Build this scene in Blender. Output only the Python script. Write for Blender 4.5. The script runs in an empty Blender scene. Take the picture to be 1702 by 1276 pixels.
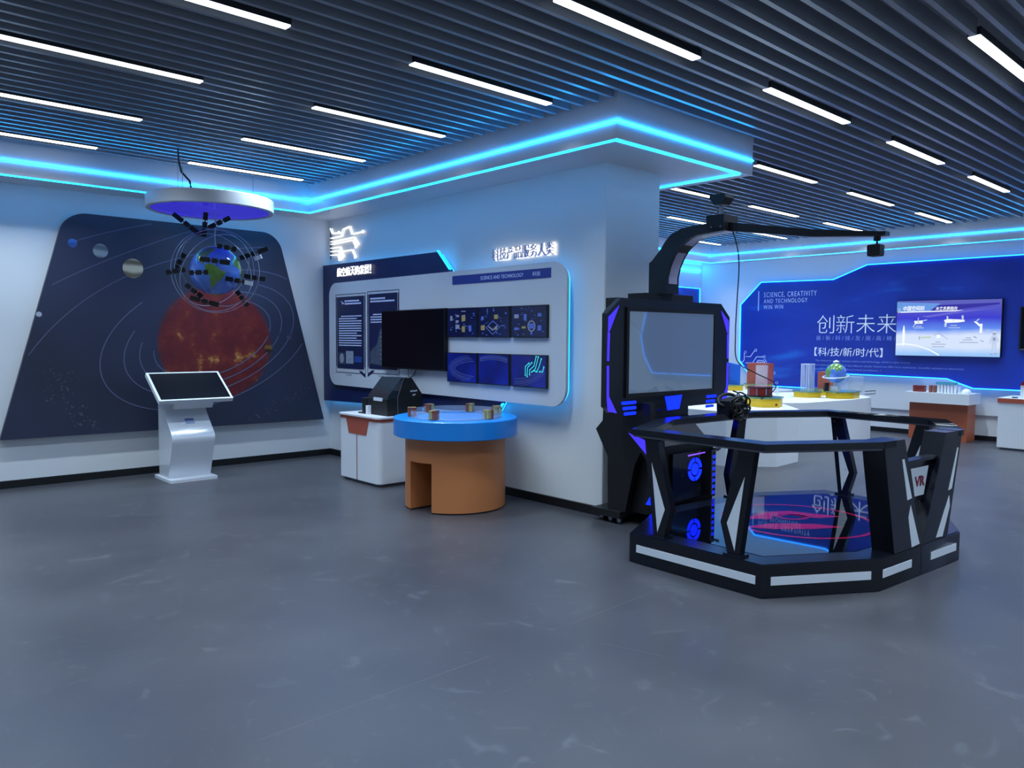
import bpy, bmesh, math, random
from mathutils import Vector, Matrix

random.seed(7)
D = bpy.data
SC = bpy.context.scene
COL = SC.collection

# ------------------------------------------------------------------ camera
cam_d = D.cameras.new('camera'); cam = D.objects.new('camera', cam_d); COL.objects.link(cam)
cam_d.sensor_fit = 'HORIZONTAL'; cam_d.sensor_width = 36.0
cam_d.lens = 1287.72 / 1702 * 36.0
cam_d.clip_start = 0.05; cam_d.clip_end = 100
_p, _y, _r = math.radians(3.3668), math.radians(47.6104), math.radians(0.40083)
_f = Vector((math.cos(_y) * math.cos(_p), math.sin(_y) * math.cos(_p), -math.sin(_p)))
_rt = Vector((math.sin(_y), -math.cos(_y), 0)); _up = _rt.cross(_f)
_r2 = math.cos(_r) * _rt + math.sin(_r) * _up
_u2 = -math.sin(_r) * _rt + math.cos(_r) * _up
_m = Matrix((_r2, _u2, -_f)).transposed().to_4x4()
_m.translation = Vector((0, 0, 1.5))
cam.matrix_world = _m
SC.camera = cam

# ------------------------------------------------------------------ world, exposure
SC.view_settings.view_transform = 'Standard'
SC.view_settings.look = 'None'
SC.view_settings.gamma = 1.0
SC.view_settings.use_curve_mapping = False
SC.view_settings.exposure = 0.12
world = D.worlds.new('world'); SC.world = world; world.use_nodes = True
world.node_tree.nodes['Background'].inputs[0].default_value = (0.25, 0.45, 0.9, 1)
world.node_tree.nodes['Background'].inputs[1].default_value = 0.0

BAR = 4.0           # radiance of the diffuser face of the white ceiling bars
BAR_W = 18.5        # watts of the louvred lamp inside each bar
BAR_SPREAD = 104.0
LED_MAIN = 34.0      # cove strips
LED_PANEL = 6.0     # contour strips round the wall panels


# ------------------------------------------------------------------ materials
def lin(c):
    c = c / 255.0
    return c / 12.92 if c <= 0.04045 else ((c + 0.055) / 1.055) ** 2.4


def rgb(c):
    return (lin(c[0]), lin(c[1]), lin(c[2]), 1)


def mat(name, col, rough=0.5, metal=0.0, spec=0.5, noise=0.0, nscale=8.0, emit=None, strength=0.0, ior=None, coat=0.0, trans=0.0, bump=0.0):
    m = D.materials.new(name); m.use_nodes = True
    nt = m.node_tree; b = nt.nodes['Principled BSDF']
    b.inputs['Base Color'].default_value = rgb(col)
    b.inputs['Roughness'].default_value = rough
    b.inputs['Metallic'].default_value = metal
    b.inputs['Specular IOR Level'].default_value = spec
    if ior: b.inputs['IOR'].default_value = ior
    if coat:
        b.inputs['Coat Weight'].default_value = coat; b.inputs['Coat Roughness'].default_value = 0.03
    if trans: b.inputs['Transmission Weight'].default_value = trans
    if emit is not None:
        b.inputs['Emission Color'].default_value = (emit[0], emit[1], emit[2], 1)
        b.inputs['Emission Strength'].default_value = strength
    if noise or bump:
        tc = nt.nodes.new('ShaderNodeTexCoord'); n = nt.nodes.new('ShaderNodeTexNoise')
        n.inputs['Scale'].default_value = nscale; n.inputs['Detail'].default_value = 4
        nt.links.new(tc.outputs['Object'], n.inputs['Vector'])
        if noise:
            hs = nt.nodes.new('ShaderNodeMix'); hs.data_type = 'RGBA'
            c = rgb(col)
            hs.inputs[6].default_value = (c[0] * (1 - noise), c[1] * (1 - noise), c[2] * (1 - noise), 1)
            hs.inputs[7].default_value = (min(1, c[0] * (1 + noise)), min(1, c[1] * (1 + noise)), min(1, c[2] * (1 + noise)), 1)
            nt.links.new(n.outputs['Fac'], hs.inputs[0]); nt.links.new(hs.outputs[2], b.inputs['Base Color'])
        if bump:
            bp = nt.nodes.new('ShaderNodeBump'); bp.inputs['Strength'].default_value = bump; bp.inputs['Distance'].default_value = 0.01
            nt.links.new(n.outputs['Fac'], bp.inputs['Height']); nt.links.new(bp.outputs['Normal'], b.inputs['Normal'])
    return m


def glow(name, col, strength):
    m = D.materials.new(name); m.use_nodes = True
    nt = m.node_tree
    for n in list(nt.nodes): nt.nodes.remove(n)
    o = nt.nodes.new('ShaderNodeOutputMaterial'); e = nt.nodes.new('ShaderNodeEmission')
    e.inputs[0].default_value = (col[0], col[1], col[2], 1); e.inputs[1].default_value = strength
    nt.links.new(e.outputs[0], o.inputs[0])
    return m


def ramp_node(nt, stops):
    r = nt.nodes.new('ShaderNodeValToRGB'); e = r.color_ramp.elements
    e[0].position = stops[0][0]; e[0].color = stops[0][1]
    e[1].position = stops[-1][0]; e[1].color = stops[-1][1]
    for p, c in stops[1:-1]:
        k = e.new(p); k.color = c
    return r


M = {}
M['wall'] = mat('white_wall_paint', (226, 228, 230), 0.55, noise=0.015, nscale=1.5)
M['cornice'] = mat('white_cornice_paint', (214, 216, 222), 0.35, noise=0.01, nscale=2)
M['slab'] = mat('dark_ceiling_void', (150, 154, 162), 0.9)
M['baseboard'] = mat('black_baseboard', (14, 16, 20), 0.45)
M['bar'] = glow('ceiling_bar_light', (0.80, 0.90, 1.0), BAR)
M['bar_housing'] = mat('light_housing', (60, 64, 70), 0.4, metal=0.5)
M['led'] = glow('cyan_led', (0.005, 0.27, 0.80), LED_MAIN)
M['led_thin'] = glow('cyan_led_thin', (0.002, 0.29, 0.80), 42.0)
M['led_far'] = glow('far_cornice_led', (0.006, 0.27, 0.80), 20.0)
M['led_thin_far'] = glow('far_thin_led', (0.003, 0.29, 0.80), 16.0)
M['led_panel'] = glow('panel_led', (0.012, 0.32, 0.85), 3.6)
M['led_wall'] = glow('far_panel_led', (0.012, 0.20, 0.78), 6.5)
M['black'] = mat('black_paint', (16, 18, 24), 0.35)
M['blackmatte'] = mat('black_matte_plastic', (12, 13, 17), 0.55, noise=0.1, nscale=20)
M['blackgloss'] = mat('black_gloss', (10, 11, 15), 0.12, coat=0.5)
M['screen_off'] = mat('dark_screen_glass', (10, 13, 22), 0.22, spec=0.15)
M['white'] = mat('white_lacquer', (226, 229, 234), 0.3)
M['whitegloss'] = mat('white_gloss_lacquer', (222, 226, 232), 0.14, coat=0.4)
M['panelwhite'] = mat('white_panel_board', (196, 202, 212), 0.42)
M['navy'] = mat('navy_panel_board', (24, 36, 84), 0.4, noise=0.05)
M['navyprint'] = mat('navy_print', (22, 32, 74), 0.4)
M['stripblue'] = mat('blue_title_print', (44, 58, 140), 0.4)
M['inkwhite'] = mat('white_print', (244, 248, 255), 0.5)
M['inkpale'] = mat('pale_blue_print', (206, 216, 250), 0.5)
M['inkdim'] = mat('dim_blue_print', (206, 216, 252), 0.5)
M['orange'] = mat('orange_laminate', (200, 124, 74), 0.42, noise=0.03, nscale=3)
M['stickerblue'] = mat('pale_blue_sticker', (150, 168, 204), 0.5)
M['inkfaint'] = mat('faint_blue_print', (128, 148, 224), 0.5)
M['rust'] = mat('rust_orange_laminate', (178, 92, 60), 0.42, noise=0.03)
M['redbrown'] = mat('terracotta_laminate', (176, 84, 62), 0.4, noise=0.02)
M['blueTop'] = mat('blue_lacquer', (26, 132, 222), 0.3)
M['steel'] = mat('brushed_steel', (150, 155, 165), 0.3, metal=1.0)
M['wire'] = mat('pale_wire', (190, 196, 210), 0.3, metal=0.6)
M['cable'] = mat('black_cable', (10, 11, 14), 0.5)
M['violet'] = glow('violet_glow', (0.045, 0.030, 0.80), 1.5)
M['blueglow'] = glow('blue_glow', (0.003, 0.013, 0.90), 3.6)
M['violet_edge'] = glow('violet_edge_glow', (0.25, 0.10, 0.95), 1.0)
M['acryl'] = mat('clear_acrylic', (225, 235, 250), 0.08); M['acryl'].node_tree.nodes['Principled BSDF'].inputs['Alpha'].default_value = 0.17
M['halo'] = glow('white_letter_light', (1.0, 0.97, 0.94), 1.7)
M['letterface'] = mat('grey_letter_face', (140, 156, 194), 0.4)
M['railblack'] = mat('black_satin_steel', (13, 16, 26), 0.22, spec=0.5)
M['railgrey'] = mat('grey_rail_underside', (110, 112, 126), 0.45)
M['inlay'] = mat('white_inlay', (205, 212, 222), 0.4)
M['yellow'] = mat('yellow_plastic', (222, 182, 24), 0.4, noise=0.05)
M['greenglass'] = mat('green_glass_top', (96, 128, 104), 0.15)
M['red'] = mat('dark_red_lacquer', (120, 22, 22), 0.25)
M['darkred'] = mat('brick_red', (120, 40, 38), 0.5, noise=0.3, nscale=60)
M['brown'] = mat('brown_block', (138, 76, 58), 0.5)
M['olive'] = mat('olive_wood_block', (172, 162, 106), 0.5, noise=0.08)
M['palelilac'] = mat('lilac_inlay', (176, 174, 208), 0.4)
M['screen_grey'] = mat('grey_display_glass', (52, 62, 84), 0.03, ior=1.9, emit=(0.055, 0.09, 0.145), strength=1.0)  # grey base and weak emission stand in for the room's reflection on the glass
M['magenta'] = mat('red_floor_print', (128, 14, 50), 0.05, ior=1.5)
M['deckplate'] = mat('black_mirror_deck', (5, 6, 10), 0.025, ior=2.6)
M['globe_ocean'] = mat('globe_ocean', (84, 126, 226), 0.12, noise=0.5, nscale=9, coat=0.6)
M['globe_land'] = mat('globe_land', (96, 140, 60), 0.2, noise=0.35, nscale=14, coat=0.6)
M['canopy_blue'] = glow('canopy_glow', (0.035, 0.025, 0.62), 1.0)
M['cyanprint'] = glow('cyan_screen_lines', (0.05, 0.62, 0.72), 0.9)
M['bluescreenline'] = glow('blue_screen_lines', (0.06, 0.11, 0.42), 0.9)
M['skyblue'] = mat('sky_blue_plastic', (86, 160, 190), 0.4)
M['bluewave'] = mat('blue_wave_board', (20, 92, 190), 0.35)
M['printwhite'] = glow('screen_white', (0.85, 0.9, 1.0), 1.0)
M['printgrey'] = glow('screen_grey_ink', (0.32, 0.38, 0.56), 0.8)
M['printpale'] = glow('screen_pale_ink', (0.62, 0.74, 0.98), 0.8)
M['printgreen'] = glow('screen_green_ink', (0.55, 0.7, 0.6), 0.9)
M['bandviolet'] = glow('slide_violet_band', (0.13, 0.13, 0.62), 1.0); M['bandsky'] = glow('slide_sky_band', (0.13, 0.30, 0.72), 1.0)
M['titledark'] = glow('screen_title_bar', (0.04, 0.035, 0.34), 1.0)


def floor_material():
    m = D.materials.new('grey_vinyl_floor'); m.use_nodes = True
    nt = m.node_tree; b = nt.nodes['Principled BSDF']; L = nt.links.new
    tc = nt.nodes.new('ShaderNodeTexCoord')
    n1 = nt.nodes.new('ShaderNodeTexNoise'); n1.inputs['Scale'].default_value = 0.9; n1.inputs['Detail'].default_value = 4; n1.inputs['Roughness'].default_value = 0.5
    n2 = nt.nodes.new('ShaderNodeTexNoise'); n2.inputs['Scale'].default_value = 5.5; n2.inputs['Detail'].default_value = 5; n2.inputs['Distortion'].default_value = 1.6
    L(tc.outputs['Object'], n1.inputs['Vector']); L(tc.outputs['Object'], n2.inputs['Vector'])
    r1 = ramp_node(nt, [(0.2, rgb((57, 57, 63))), (0.8, rgb((72, 71, 76)))])
    L(n1.outputs['Fac'], r1.inputs[0])
    r2 = ramp_node(nt, [(0.60, (0, 0, 0, 1)), (0.74, (1, 1, 1, 1))])      # pale scuffs
    L(n2.outputs['Fac'], r2.inputs[0])
    mx = nt.nodes.new('ShaderNodeMix'); mx.data_type = 'RGBA'
    L(r1.outputs[0], mx.inputs[6]); mx.inputs[7].default_value = rgb((100, 101, 107))
    mul = nt.nodes.new('ShaderNodeMath'); mul.operation = 'MULTIPLY'; mul.inputs[1].default_value = 0.36
    L(r2.outputs[0], mul.inputs[0]); L(mul.outputs[0], mx.inputs[0])
    L(mx.outputs[2], b.inputs['Base Color'])
    r3 = ramp_node(nt, [(0.2, (0.27, 0.27, 0.27, 1)), (0.8, (0.42, 0.42, 0.42, 1))])
    L(n1.outputs['Fac'], r3.inputs[0]); L(r3.outputs[0], b.inputs['Roughness'])
    b.inputs['Specular IOR Level'].default_value = 0.42
    return m


M['floor'] = floor_material()


def slat_material():
    m = mat('dark_satin_slat', (138, 144, 154), 0.22, spec=0.5)
    return m


M['slat'] = slat_material()


def mural_material(cx, cz, r):
    """Printed night-blue sky with a mottled red sun at (cx, cz) on the wall plane."""
    m = D.materials.new('solar_system_print'); m.use_nodes = True
    nt = m.node_tree; b = nt.nodes['Principled BSDF']; L = nt.links.new
    tc = nt.nodes.new('ShaderNodeTexCoord')
    mp = nt.nodes.new('ShaderNodeMapping'); mp.inputs['Location'].default_value = (-cx, 0, -cz)
    L(tc.outputs['Object'], mp.inputs['Vector'])
    sc = nt.nodes.new('ShaderNodeVectorMath'); sc.operation = 'MULTIPLY'; sc.inputs[1].default_value = (1, 0, 1)
    L(mp.outputs[0], sc.inputs[0])
    ln = nt.nodes.new('ShaderNodeVectorMath'); ln.operation = 'LENGTH'; L(sc.outputs[0], ln.inputs[0])
    mr = nt.nodes.new('ShaderNodeMapRange'); mr.inputs['From Min'].default_value = r * 0.93; mr.inputs['From Max'].default_value = r * 1.05
    mr.inputs['To Min'].default_value = 1; mr.inputs['To Max'].default_value = 0; mr.interpolation_type = 'SMOOTHSTEP'
    L(ln.outputs['Value'], mr.inputs['Value'])
    n = nt.nodes.new('ShaderNodeTexNoise'); n.inputs['Scale'].default_value = 3.4; n.inputs['Detail'].default_value = 9; n.inputs['Roughness'].default_value = 0.68
    L(tc.outputs['Object'], n.inputs['Vector'])
    rp = ramp_node(nt, [(0.36, rgb((86, 26, 32))), (0.5, rgb((104, 32, 34))), (0.58, rgb((118, 44, 34))), (0.645, rgb((190, 134, 66))), (0.75, rgb((236, 212, 140)))])
    L(n.outputs['Fac'], rp.inputs[0])
    n2 = nt.nodes.new('ShaderNodeTexNoise'); n2.inputs['Scale'].default_value = 0.8; L(tc.outputs['Object'], n2.inputs['Vector'])
    r2 = ramp_node(nt, [(0.35, rgb((40, 45, 64))), (0.7, rgb((52, 58, 84)))]); L(n2.outputs['Fac'], r2.inputs[0])
    mx = nt.nodes.new('ShaderNodeMix'); mx.data_type = 'RGBA'
    L(mr.outputs[0], mx.inputs[0]); L(r2.outputs[0], mx.inputs[6]); L(rp.outputs[0], mx.inputs[7])
    L(mx.outputs[2], b.inputs['Base Color']); b.inputs['Roughness'].default_value = 0.42
    return m


def bluewall_material():
    m = D.materials.new('blue_printed_board'); m.use_nodes = True
    nt = m.node_tree; b = nt.nodes['Principled BSDF']; L = nt.links.new
    tc = nt.nodes.new('ShaderNodeTexCoord')
    n = nt.nodes.new('ShaderNodeTexNoise'); n.inputs['Scale'].default_value = 0.9; n.inputs['Detail'].default_value = 5; n.inputs['Distortion'].default_value = 0.8
    mp = nt.nodes.new('ShaderNodeMapping'); mp.inputs['Scale'].default_value = (1, 0.7, 2.2)
    L(tc.outputs['Object'], mp.inputs['Vector']); L(mp.outputs[0], n.inputs['Vector'])
    r = ramp_node(nt, [(0.3, rgb((20, 46, 150))), (0.6, rgb((27, 57, 168))), (0.76, rgb((28, 108, 206)))])
    L(n.outputs['Fac'], r.inputs[0]); L(r.outputs[0], b.inputs['Base Color'])
    b.inputs['Roughness'].default_value = 0.38
    return m


M['bluewall'] = bluewall_material()


def screen_gradient():
    """Lit slide: violet-blue at the top running to a white horizon below."""
    m = D.materials.new('space_slide_screen'); m.use_nodes = True
    nt = m.node_tree; L = nt.links.new
    for n in list(nt.nodes): nt.nodes.remove(n)
    o = nt.nodes.new('ShaderNodeOutputMaterial'); e = nt.nodes.new('ShaderNodeEmission'); L(e.outputs[0], o.inputs[0])
    tc = nt.nodes.new('ShaderNodeTexCoord'); sp = nt.nodes.new('ShaderNodeSeparateXYZ'); L(tc.outputs['Generated'], sp.inputs[0])
    n = nt.nodes.new('ShaderNodeTexNoise'); n.inputs['Scale'].default_value = 3; L(tc.outputs['Generated'], n.inputs['Vector'])
    a = nt.nodes.new('ShaderNodeMath'); a.operation = 'MULTIPLY_ADD'; a.inputs[1].default_value = 0.10
    L(n.outputs['Fac'], a.inputs[0]); L(sp.outputs['Z'], a.inputs[2])
    r = ramp_node(nt, [(0.08, (0.30, 0.55, 0.95, 1)), (0.22, (0.66, 0.76, 0.95, 1)), (0.42, (0.66, 0.76, 0.98, 1)), (0.53, (0.12, 0.26, 0.85, 1)), (0.72, (0.05, 0.05, 0.62, 1)), (1.0, (0.11, 0.12, 0.50, 1))])
    L(a.outputs[0], r.inputs[0]); L(r.outputs[0], e.inputs[0]); e.inputs[1].default_value = 0.95
    return m


M['slide'] = screen_gradient()


def square_screen(name, k):
    m = D.materials.new(name); m.use_nodes = True
    nt = m.node_tree; b = nt.nodes['Principled BSDF']; L = nt.links.new
    tc = nt.nodes.new('ShaderNodeTexCoord')
    n = nt.nodes.new('ShaderNodeTexNoise'); n.inputs['Scale'].default_value = 2.5; L(tc.outputs['Object'], n.inputs['Vector'])
    c = [(rgb((10, 16, 44)), rgb((18, 30, 78))), (rgb((8, 14, 58)), rgb((16, 36, 150)))][k]
    r = ramp_node(nt, [(0.3, c[0]), (0.75, c[1])]); L(n.outputs['Fac'], r.inputs[0])
    L(r.outputs[0], b.inputs['Base Color']); L(r.outputs[0], b.inputs['Emission Color'])
    b.inputs['Emission Strength'].default_value = 0.22; b.inputs['Roughness'].default_value = 0.2
    return m


M['sq_navy'] = square_screen('navy_screen', 0)
M['sq_blue'] = square_screen('blue_screen', 1)


# ------------------------------------------------------------------ mesh builder
_org = {}


def thing(name, label, cat, loc=(0, 0, 0), group=None):
    o = D.objects.new(name, None); COL.objects.link(o)
    o.empty_display_size = 0.1
    o.location = loc; _org[o.name] = Vector(loc)
    o['label'] = label; o['category'] = cat
    if group: o['group'] = group
    return o


def tag(o, label, cat, group=None):
    o['label'] = label; o['category'] = cat
    if group: o['group'] = group
    return o


class MB:
    def __init__(s):
        s.bm = bmesh.new()

    def face(s, pts, mi=0, smooth=False):
        vs = [s.bm.verts.new(p) for p in pts]
        f = s.bm.faces.new(vs); f.material_index = mi; f.smooth = smooth
        return s

    def box(s, x0, y0, z0, x1, y1, z1, mi=0):
        return s.prism([(x0, y0, z0), (x1, y0, z0), (x1, y1, z0), (x0, y1, z0)], (0, 0, z1 - z0), mi)

    def prism(s, pts, vec, mi=0, mi_side=None, smooth=False):
        v = Vector(vec)
        a = [s.bm.verts.new(p) for p in pts]; b = [s.bm.verts.new(Vector(p) + v) for p in pts]
        n = len(pts)
        f = s.bm.faces.new(a[::-1]); f.material_index = mi
        f = s.bm.faces.new(b); f.material_index = mi
        for i in range(n):
            f = s.bm.faces.new((a[i], a[(i + 1) % n], b[(i + 1) % n], b[i]))
            f.material_index = mi if mi_side is None else mi_side; f.smooth = smooth
        return s

    def obox(s, c, u, v, w, mi=0):
        """box from centre and three half-axis vectors"""
        c, u, v, w = Vector(c), Vector(u), Vector(v), Vector(w)
        return s.prism([c - u - v - w, c + u - v - w, c + u + v - w, c - u + v - w], 2 * w, mi)

    def lathe(s, prof, c=(0, 0, 0), n=48, mi=0, smooth=True, close=False):
        c = Vector(c); rings = []
        for (r, z) in prof:
            if r < 1e-6:
                rings.append([s.bm.verts.new(c + Vector((0, 0, z)))])
            else:
                rings.append([s.bm.verts.new(c + Vector((r * math.cos(2 * math.pi * k / n), r * math.sin(2 * math.pi * k / n), z))) for k in range(n)])
        pairs = list(zip(rings[:-1], rings[1:]))
        if close: pairs.append((rings[-1], rings[0]))
        for a, b in pairs:
            for k in range(n):
                q = (k + 1) % n
                if len(a) == 1 and len(b) == 1: continue
                if len(a) == 1: vs = (a[0], b[q], b[k])
                elif len(b) == 1: vs = (a[k], a[q], b[0])
                else: vs = (a[k], a[q], b[q], b[k])
                f = s.bm.faces.new(vs); f.material_index = mi; f.smooth = smooth
        return s

    def tube(s, path, r, n=8, closed=False, mi=0, caps=True):
        P = [Vector(p) for p in path]; m = len(P); rings = []
        up = Vector((0.13, 0.21, 0.97)).normalized()
        for i, p in enumerate(P):
            if closed: t = P[(i + 1) % m] - P[i - 1]
            else: t = P[min(i + 1, m - 1)] - P[max(i - 1, 0)]
            t.normalize()
            a = t.cross(up)
            if a.length < 1e-3: a = t.cross(Vector((1, 0, 0)))
            a.normalize(); b = a.cross(t)
            rr = r[i] if isinstance(r, (list, tuple)) else r
            rings.append([s.bm.verts.new(p + rr * (math.cos(2 * math.pi * k / n) * a + math.sin(2 * math.pi * k / n) * b)) for k in range(n)])
        idx = range(m if closed else m - 1)
        for i in idx:
            a, b = rings[i], rings[(i + 1) % m]
            for k in range(n):
                f = s.bm.faces.new((a[k], a[(k + 1) % n], b[(k + 1) % n], b[k])); f.smooth = True; f.material_index = mi
        if not closed and caps:
            for q in (rings[0][::-1], rings[-1]):
                f = s.bm.faces.new(q); f.material_index = mi
        return s

    def ribbon(s, path, closed, side, depth, mi=0):
        """strip of rectangular section along a planar path; side/depth = (normal vec, width) in-plane handled by caller"""
        P = [Vector(p) for p in path]; m = len(P); nrm = Vector(side).normalized(); w, d = depth
        off = []
        for i, p in enumerate(P):
            a = P[i - 1] if (closed or i > 0) else None
            b = P[(i + 1) % m] if (closed or i < m - 1) else None
            ts = []
            if a is not None: ts.append((p - a).normalized())
            if b is not None: ts.append((b - p).normalized())
            ns = [t.cross(nrm).normalized() for t in ts]
            k = sum(ns, Vector()).normalized(); c = max(0.3, k.dot(ns[0]))
            off.append(k * (w / 2 / c))
        R = [[s.bm.verts.new(p - o), s.bm.verts.new(p + o), s.bm.verts.new(p + o + nrm * d), s.bm.verts.new(p - o + nrm * d)] for p, o in zip(P, off)]
        for i in range(m if closed else m - 1):
            a, b = R[i], R[(i + 1) % m]
            for k in range(4):
                f = s.bm.faces.new((a[k], a[(k + 1) % 4], b[(k + 1) % 4], b[k])); f.material_index = mi
        if not closed:
            s.bm.faces.new(R[0]).material_index = mi; s.bm.faces.new(R[-1][::-1]).material_index = mi
        return s

    def sphere(s, c, r, nu=24, nv=16, mi=0, sx=1, sy=1, sz=1):
        v0 = len(s.bm.verts)
        prof = [(r * math.sin(math.pi * k / nv), -r * math.cos(math.pi * k / nv)) for k in range(nv + 1)]
        prof[0] = (0, -r); prof[-1] = (0, r)
        s.lathe(prof, (0, 0, 0), nu, mi)
        s.bm.verts.ensure_lookup_table()
        for v in s.bm.verts[v0:]:
            v.co = Vector((v.co.x * sx, v.co.y * sy, v.co.z * sz)) + Vector(c)
        return s

    def bevel(s, w, seg=2, ang=25):
        es = [e for e in s.bm.edges if len(e.link_faces) == 2 and e.calc_face_angle(0) > math.radians(ang)]
        if es: bmesh.ops.bevel(s.bm, geom=es, offset=w, segments=seg, affect='EDGES', clamp_overlap=True)
        return s

    def build(s, name, mats, parent=None, kind=None, local=False):
        bmesh.ops.recalc_face_normals(s.bm, faces=s.bm.faces)
        me = D.meshes.new(name)
        if parent is not None and not local:
            o = _org.get(parent.name, Vector())
            for v in s.bm.verts: v.co -= o
        s.bm.to_mesh(me); s.bm.free(); me.set_sharp_from_angle(angle=math.radians(38))
        for m in (mats if isinstance(mats, (list, tuple)) else [mats]): me.materials.append(m)
        ob = D.objects.new(name, me); COL.objects.link(ob)
        if parent is not None:
            ob.parent = parent; _org[ob.name] = _org.get(parent.name, Vector())
        if kind: ob['kind'] = kind
        return ob


def yz(x, pts): return [(x, p[0], p[1]) for p in pts]
def xz(y, pts): return [(p[0], y, p[1]) for p in pts]
def xy(z, pts): return [(p[0], p[1], z) for p in pts]


def rounded(pts, radii, seg=6):
    """round the corners of a 2-D polygon"""
    out = []; n = len(pts)
    for i in range(n):
        r = radii[i] if isinstance(radii, (list, tuple)) else radii
        p = Vector(pts[i]).to_2d(); a = Vector(pts[i - 1]).to_2d(); b = Vector(pts[(i + 1) % n]).to_2d()
        if r <= 0: out.append(tuple(p)); continue
        u = (a - p).normalized(); v = (b - p).normalized()
        ang = math.acos(max(-1, min(1, u.dot(v)))); d = r / math.tan(ang / 2)
        d = min(d, (a - p).length * 0.49, (b - p).length * 0.49); r = d * math.tan(ang / 2)
        c = p + (u + v).normalized() * (r / math.sin(ang / 2))
        s0 = p + u * d - c; s1 = p + v * d - c
        a0 = math.atan2(s0.y, s0.x); a1 = math.atan2(s1.y, s1.x); da = (a1 - a0 + math.pi) % (2 * math.pi) - math.pi
        for k in range(seg + 1):
            t = a0 + da * k / seg; out.append((c.x + r * math.cos(t), c.y + r * math.sin(t)))
    return out


def text_part(name, txt, material, parent, o, u, v, width=None, height=None, depth=0.004, bold=0.0, shear=0.0, spacing=1.0, align='L'):
    """lettering as real mesh: o = lower-left corner of its box (world), u = reading direction, v = up"""
    cu = D.curves.new('t', 'FONT'); cu.body = txt; cu.size = 1.0; cu.space_character = spacing
    cu.extrude = 0.05; cu.offset = bold; cu.shear = shear; cu.resolution_u = 3
    ob = D.objects.new('t', cu); COL.objects.link(ob)
    dg = bpy.context.evaluated_depsgraph_get(); dg.update()
    me = D.meshes.new_from_object(ob.evaluated_get(dg))
    D.objects.remove(ob); D.curves.remove(cu)
    if not me.vertices: return None
    xs = [q.co.x for q in me.vertices]; ys = [q.co.y for q in me.vertices]
    x0, x1, y0, y1 = min(xs), max(xs), min(ys), max(ys)
    sy = height / (y1 - y0) if height else None
    sx = width / (x1 - x0) if width else None
    if sx is None: sx = sy
    if sy is None: sy = sx
    u, v = Vector(u), Vector(v); n = u.cross(v); o = Vector(o) - (_org.get(parent.name, Vector()) if parent else Vector())
    for q in me.vertices:
        c = q.co
        q.co = o + u * ((c.x - x0) * sx) + v * ((c.y - y0) * sy) + n * ((c.z + 0.05) * 10 * depth)
    me.materials.clear(); me.materials.append(material); me.name = name
    r = D.objects.new(name, me); COL.objects.link(r)
    if parent is not None: r.parent = parent; _org[r.name] = _org.get(parent.name, Vector())
    return r


UX, UNY, UZ = (1, 0, 0), (0, -1, 0), (0, 0, 1)
ORD = ['', 'first', 'second', 'third', 'fourth', 'fifth', 'sixth', 'seventh', 'eighth', 'ninth', 'tenth']

# ------------------------------------------------------------------ room shell
ZC, ZS, ZTOP = 3.25, 2.963, 3.62          # slat underside, cornice underside, slab
YB, XP, XR = 8.88, 4.96, 13.2             # mural wall, display wall face, far right wall
XL, YF = -3.0, -4.6
CX, CY, CB, CR = 4.43, 3.735, 8.41, 12.76   # cornice faces
BX1, BY1 = 6.29, 4.95                       # beam head over the end of the display wall

FLOOR = MB().box(XL - 0.1, YF - 0.1, -0.1, XR + 0.1, YB + 0.1, 0).build('floor', M['floor'], kind='structure')
MB().box(XL, YB, 0, XR + 0.1, YB + 0.12, ZTOP).build('wall_back', M['wall'], kind='structure')
MB().box(XL - 0.12, YF, 0, XL, YB + 0.12, ZTOP).build('wall_left', M['wall'], kind='structure')
MB().box(XL - 0.12, YF - 0.12, 0, XR + 0.1, YF, ZTOP).build('wall_front', M['wall'], kind='structure')
M['scratch'] = mat('pale_floor_scratch', (84, 85, 91), 0.5)
for P_ in (((1.20, 2.70), (2.35, 2.71)), ((2.88, 2.74), (3.78, 2.78)), ((2.86, 2.466), (2.96, 2.157))):
    MB().ribbon(xy(0.0002, P_), False, (0, 0, 1), (0.003, 0.0003)).build('floor_scratch', M['scratch'], FLOOR)
# right wall: a slightly thicker board above a groove at 0.377 m
MB().box(XR, YF, 0, XR + 0.12, YB, ZTOP).box(XR - 0.03, YF, 0.385, XR, YB, ZTOP).build('wall_right', M['wall'], kind='structure')
MB().prism(xy(0, rounded([(XP, 4.29), (5.69, 4.29), (5.69, YB), (XP, YB)], [0.012, 0.012, 0, 0], 3)), (0, 0, ZTOP)).build('wall_partition', M['wall'], kind='structure')


def skirting(name, pts, h=0.075):
    MB().ribbon(xy(0, pts), False, (0, 0, 1), (0.024, h)).build(name, M['baseboard'], kind='structure')


skirting('baseboard_back', [(XL, YB - 0.012), (XP, YB - 0.012)])
skirting('baseboard_partition', [(XP - 0.012, YB - 0.03), (XP - 0.012, 4.278), (5.702, 4.278), (5.702, YB)])
skirting('baseboard_far', [(5.72, YB - 0.012), (XR - 0.02, YB - 0.012)])
skirting('baseboard_right', [(XR - 0.012, YB - 0.03), (XR - 0.012, YF)])

# ceiling: slab with long black slats; every ninth slat is interrupted by the light bars
ROW0, DROW, PITCH = 8.085, 1.299, 1.299 / 9
COLS = [2.09 + 2.092 * k - 1.25 for k in range(-2, 6)]
BARL = 1.25


def x_spans(y):
    if y > CB - 0.03: return []
    if y > CY - 0.03:
        left = (XL, CX - 0.035)
        rx = (BX1 + 0.03) if y < BY1 + 0.03 else 5.72
        return [left, (rx, CR - 0.035)]
    return [(XL, CR - 0.035)]


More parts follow.
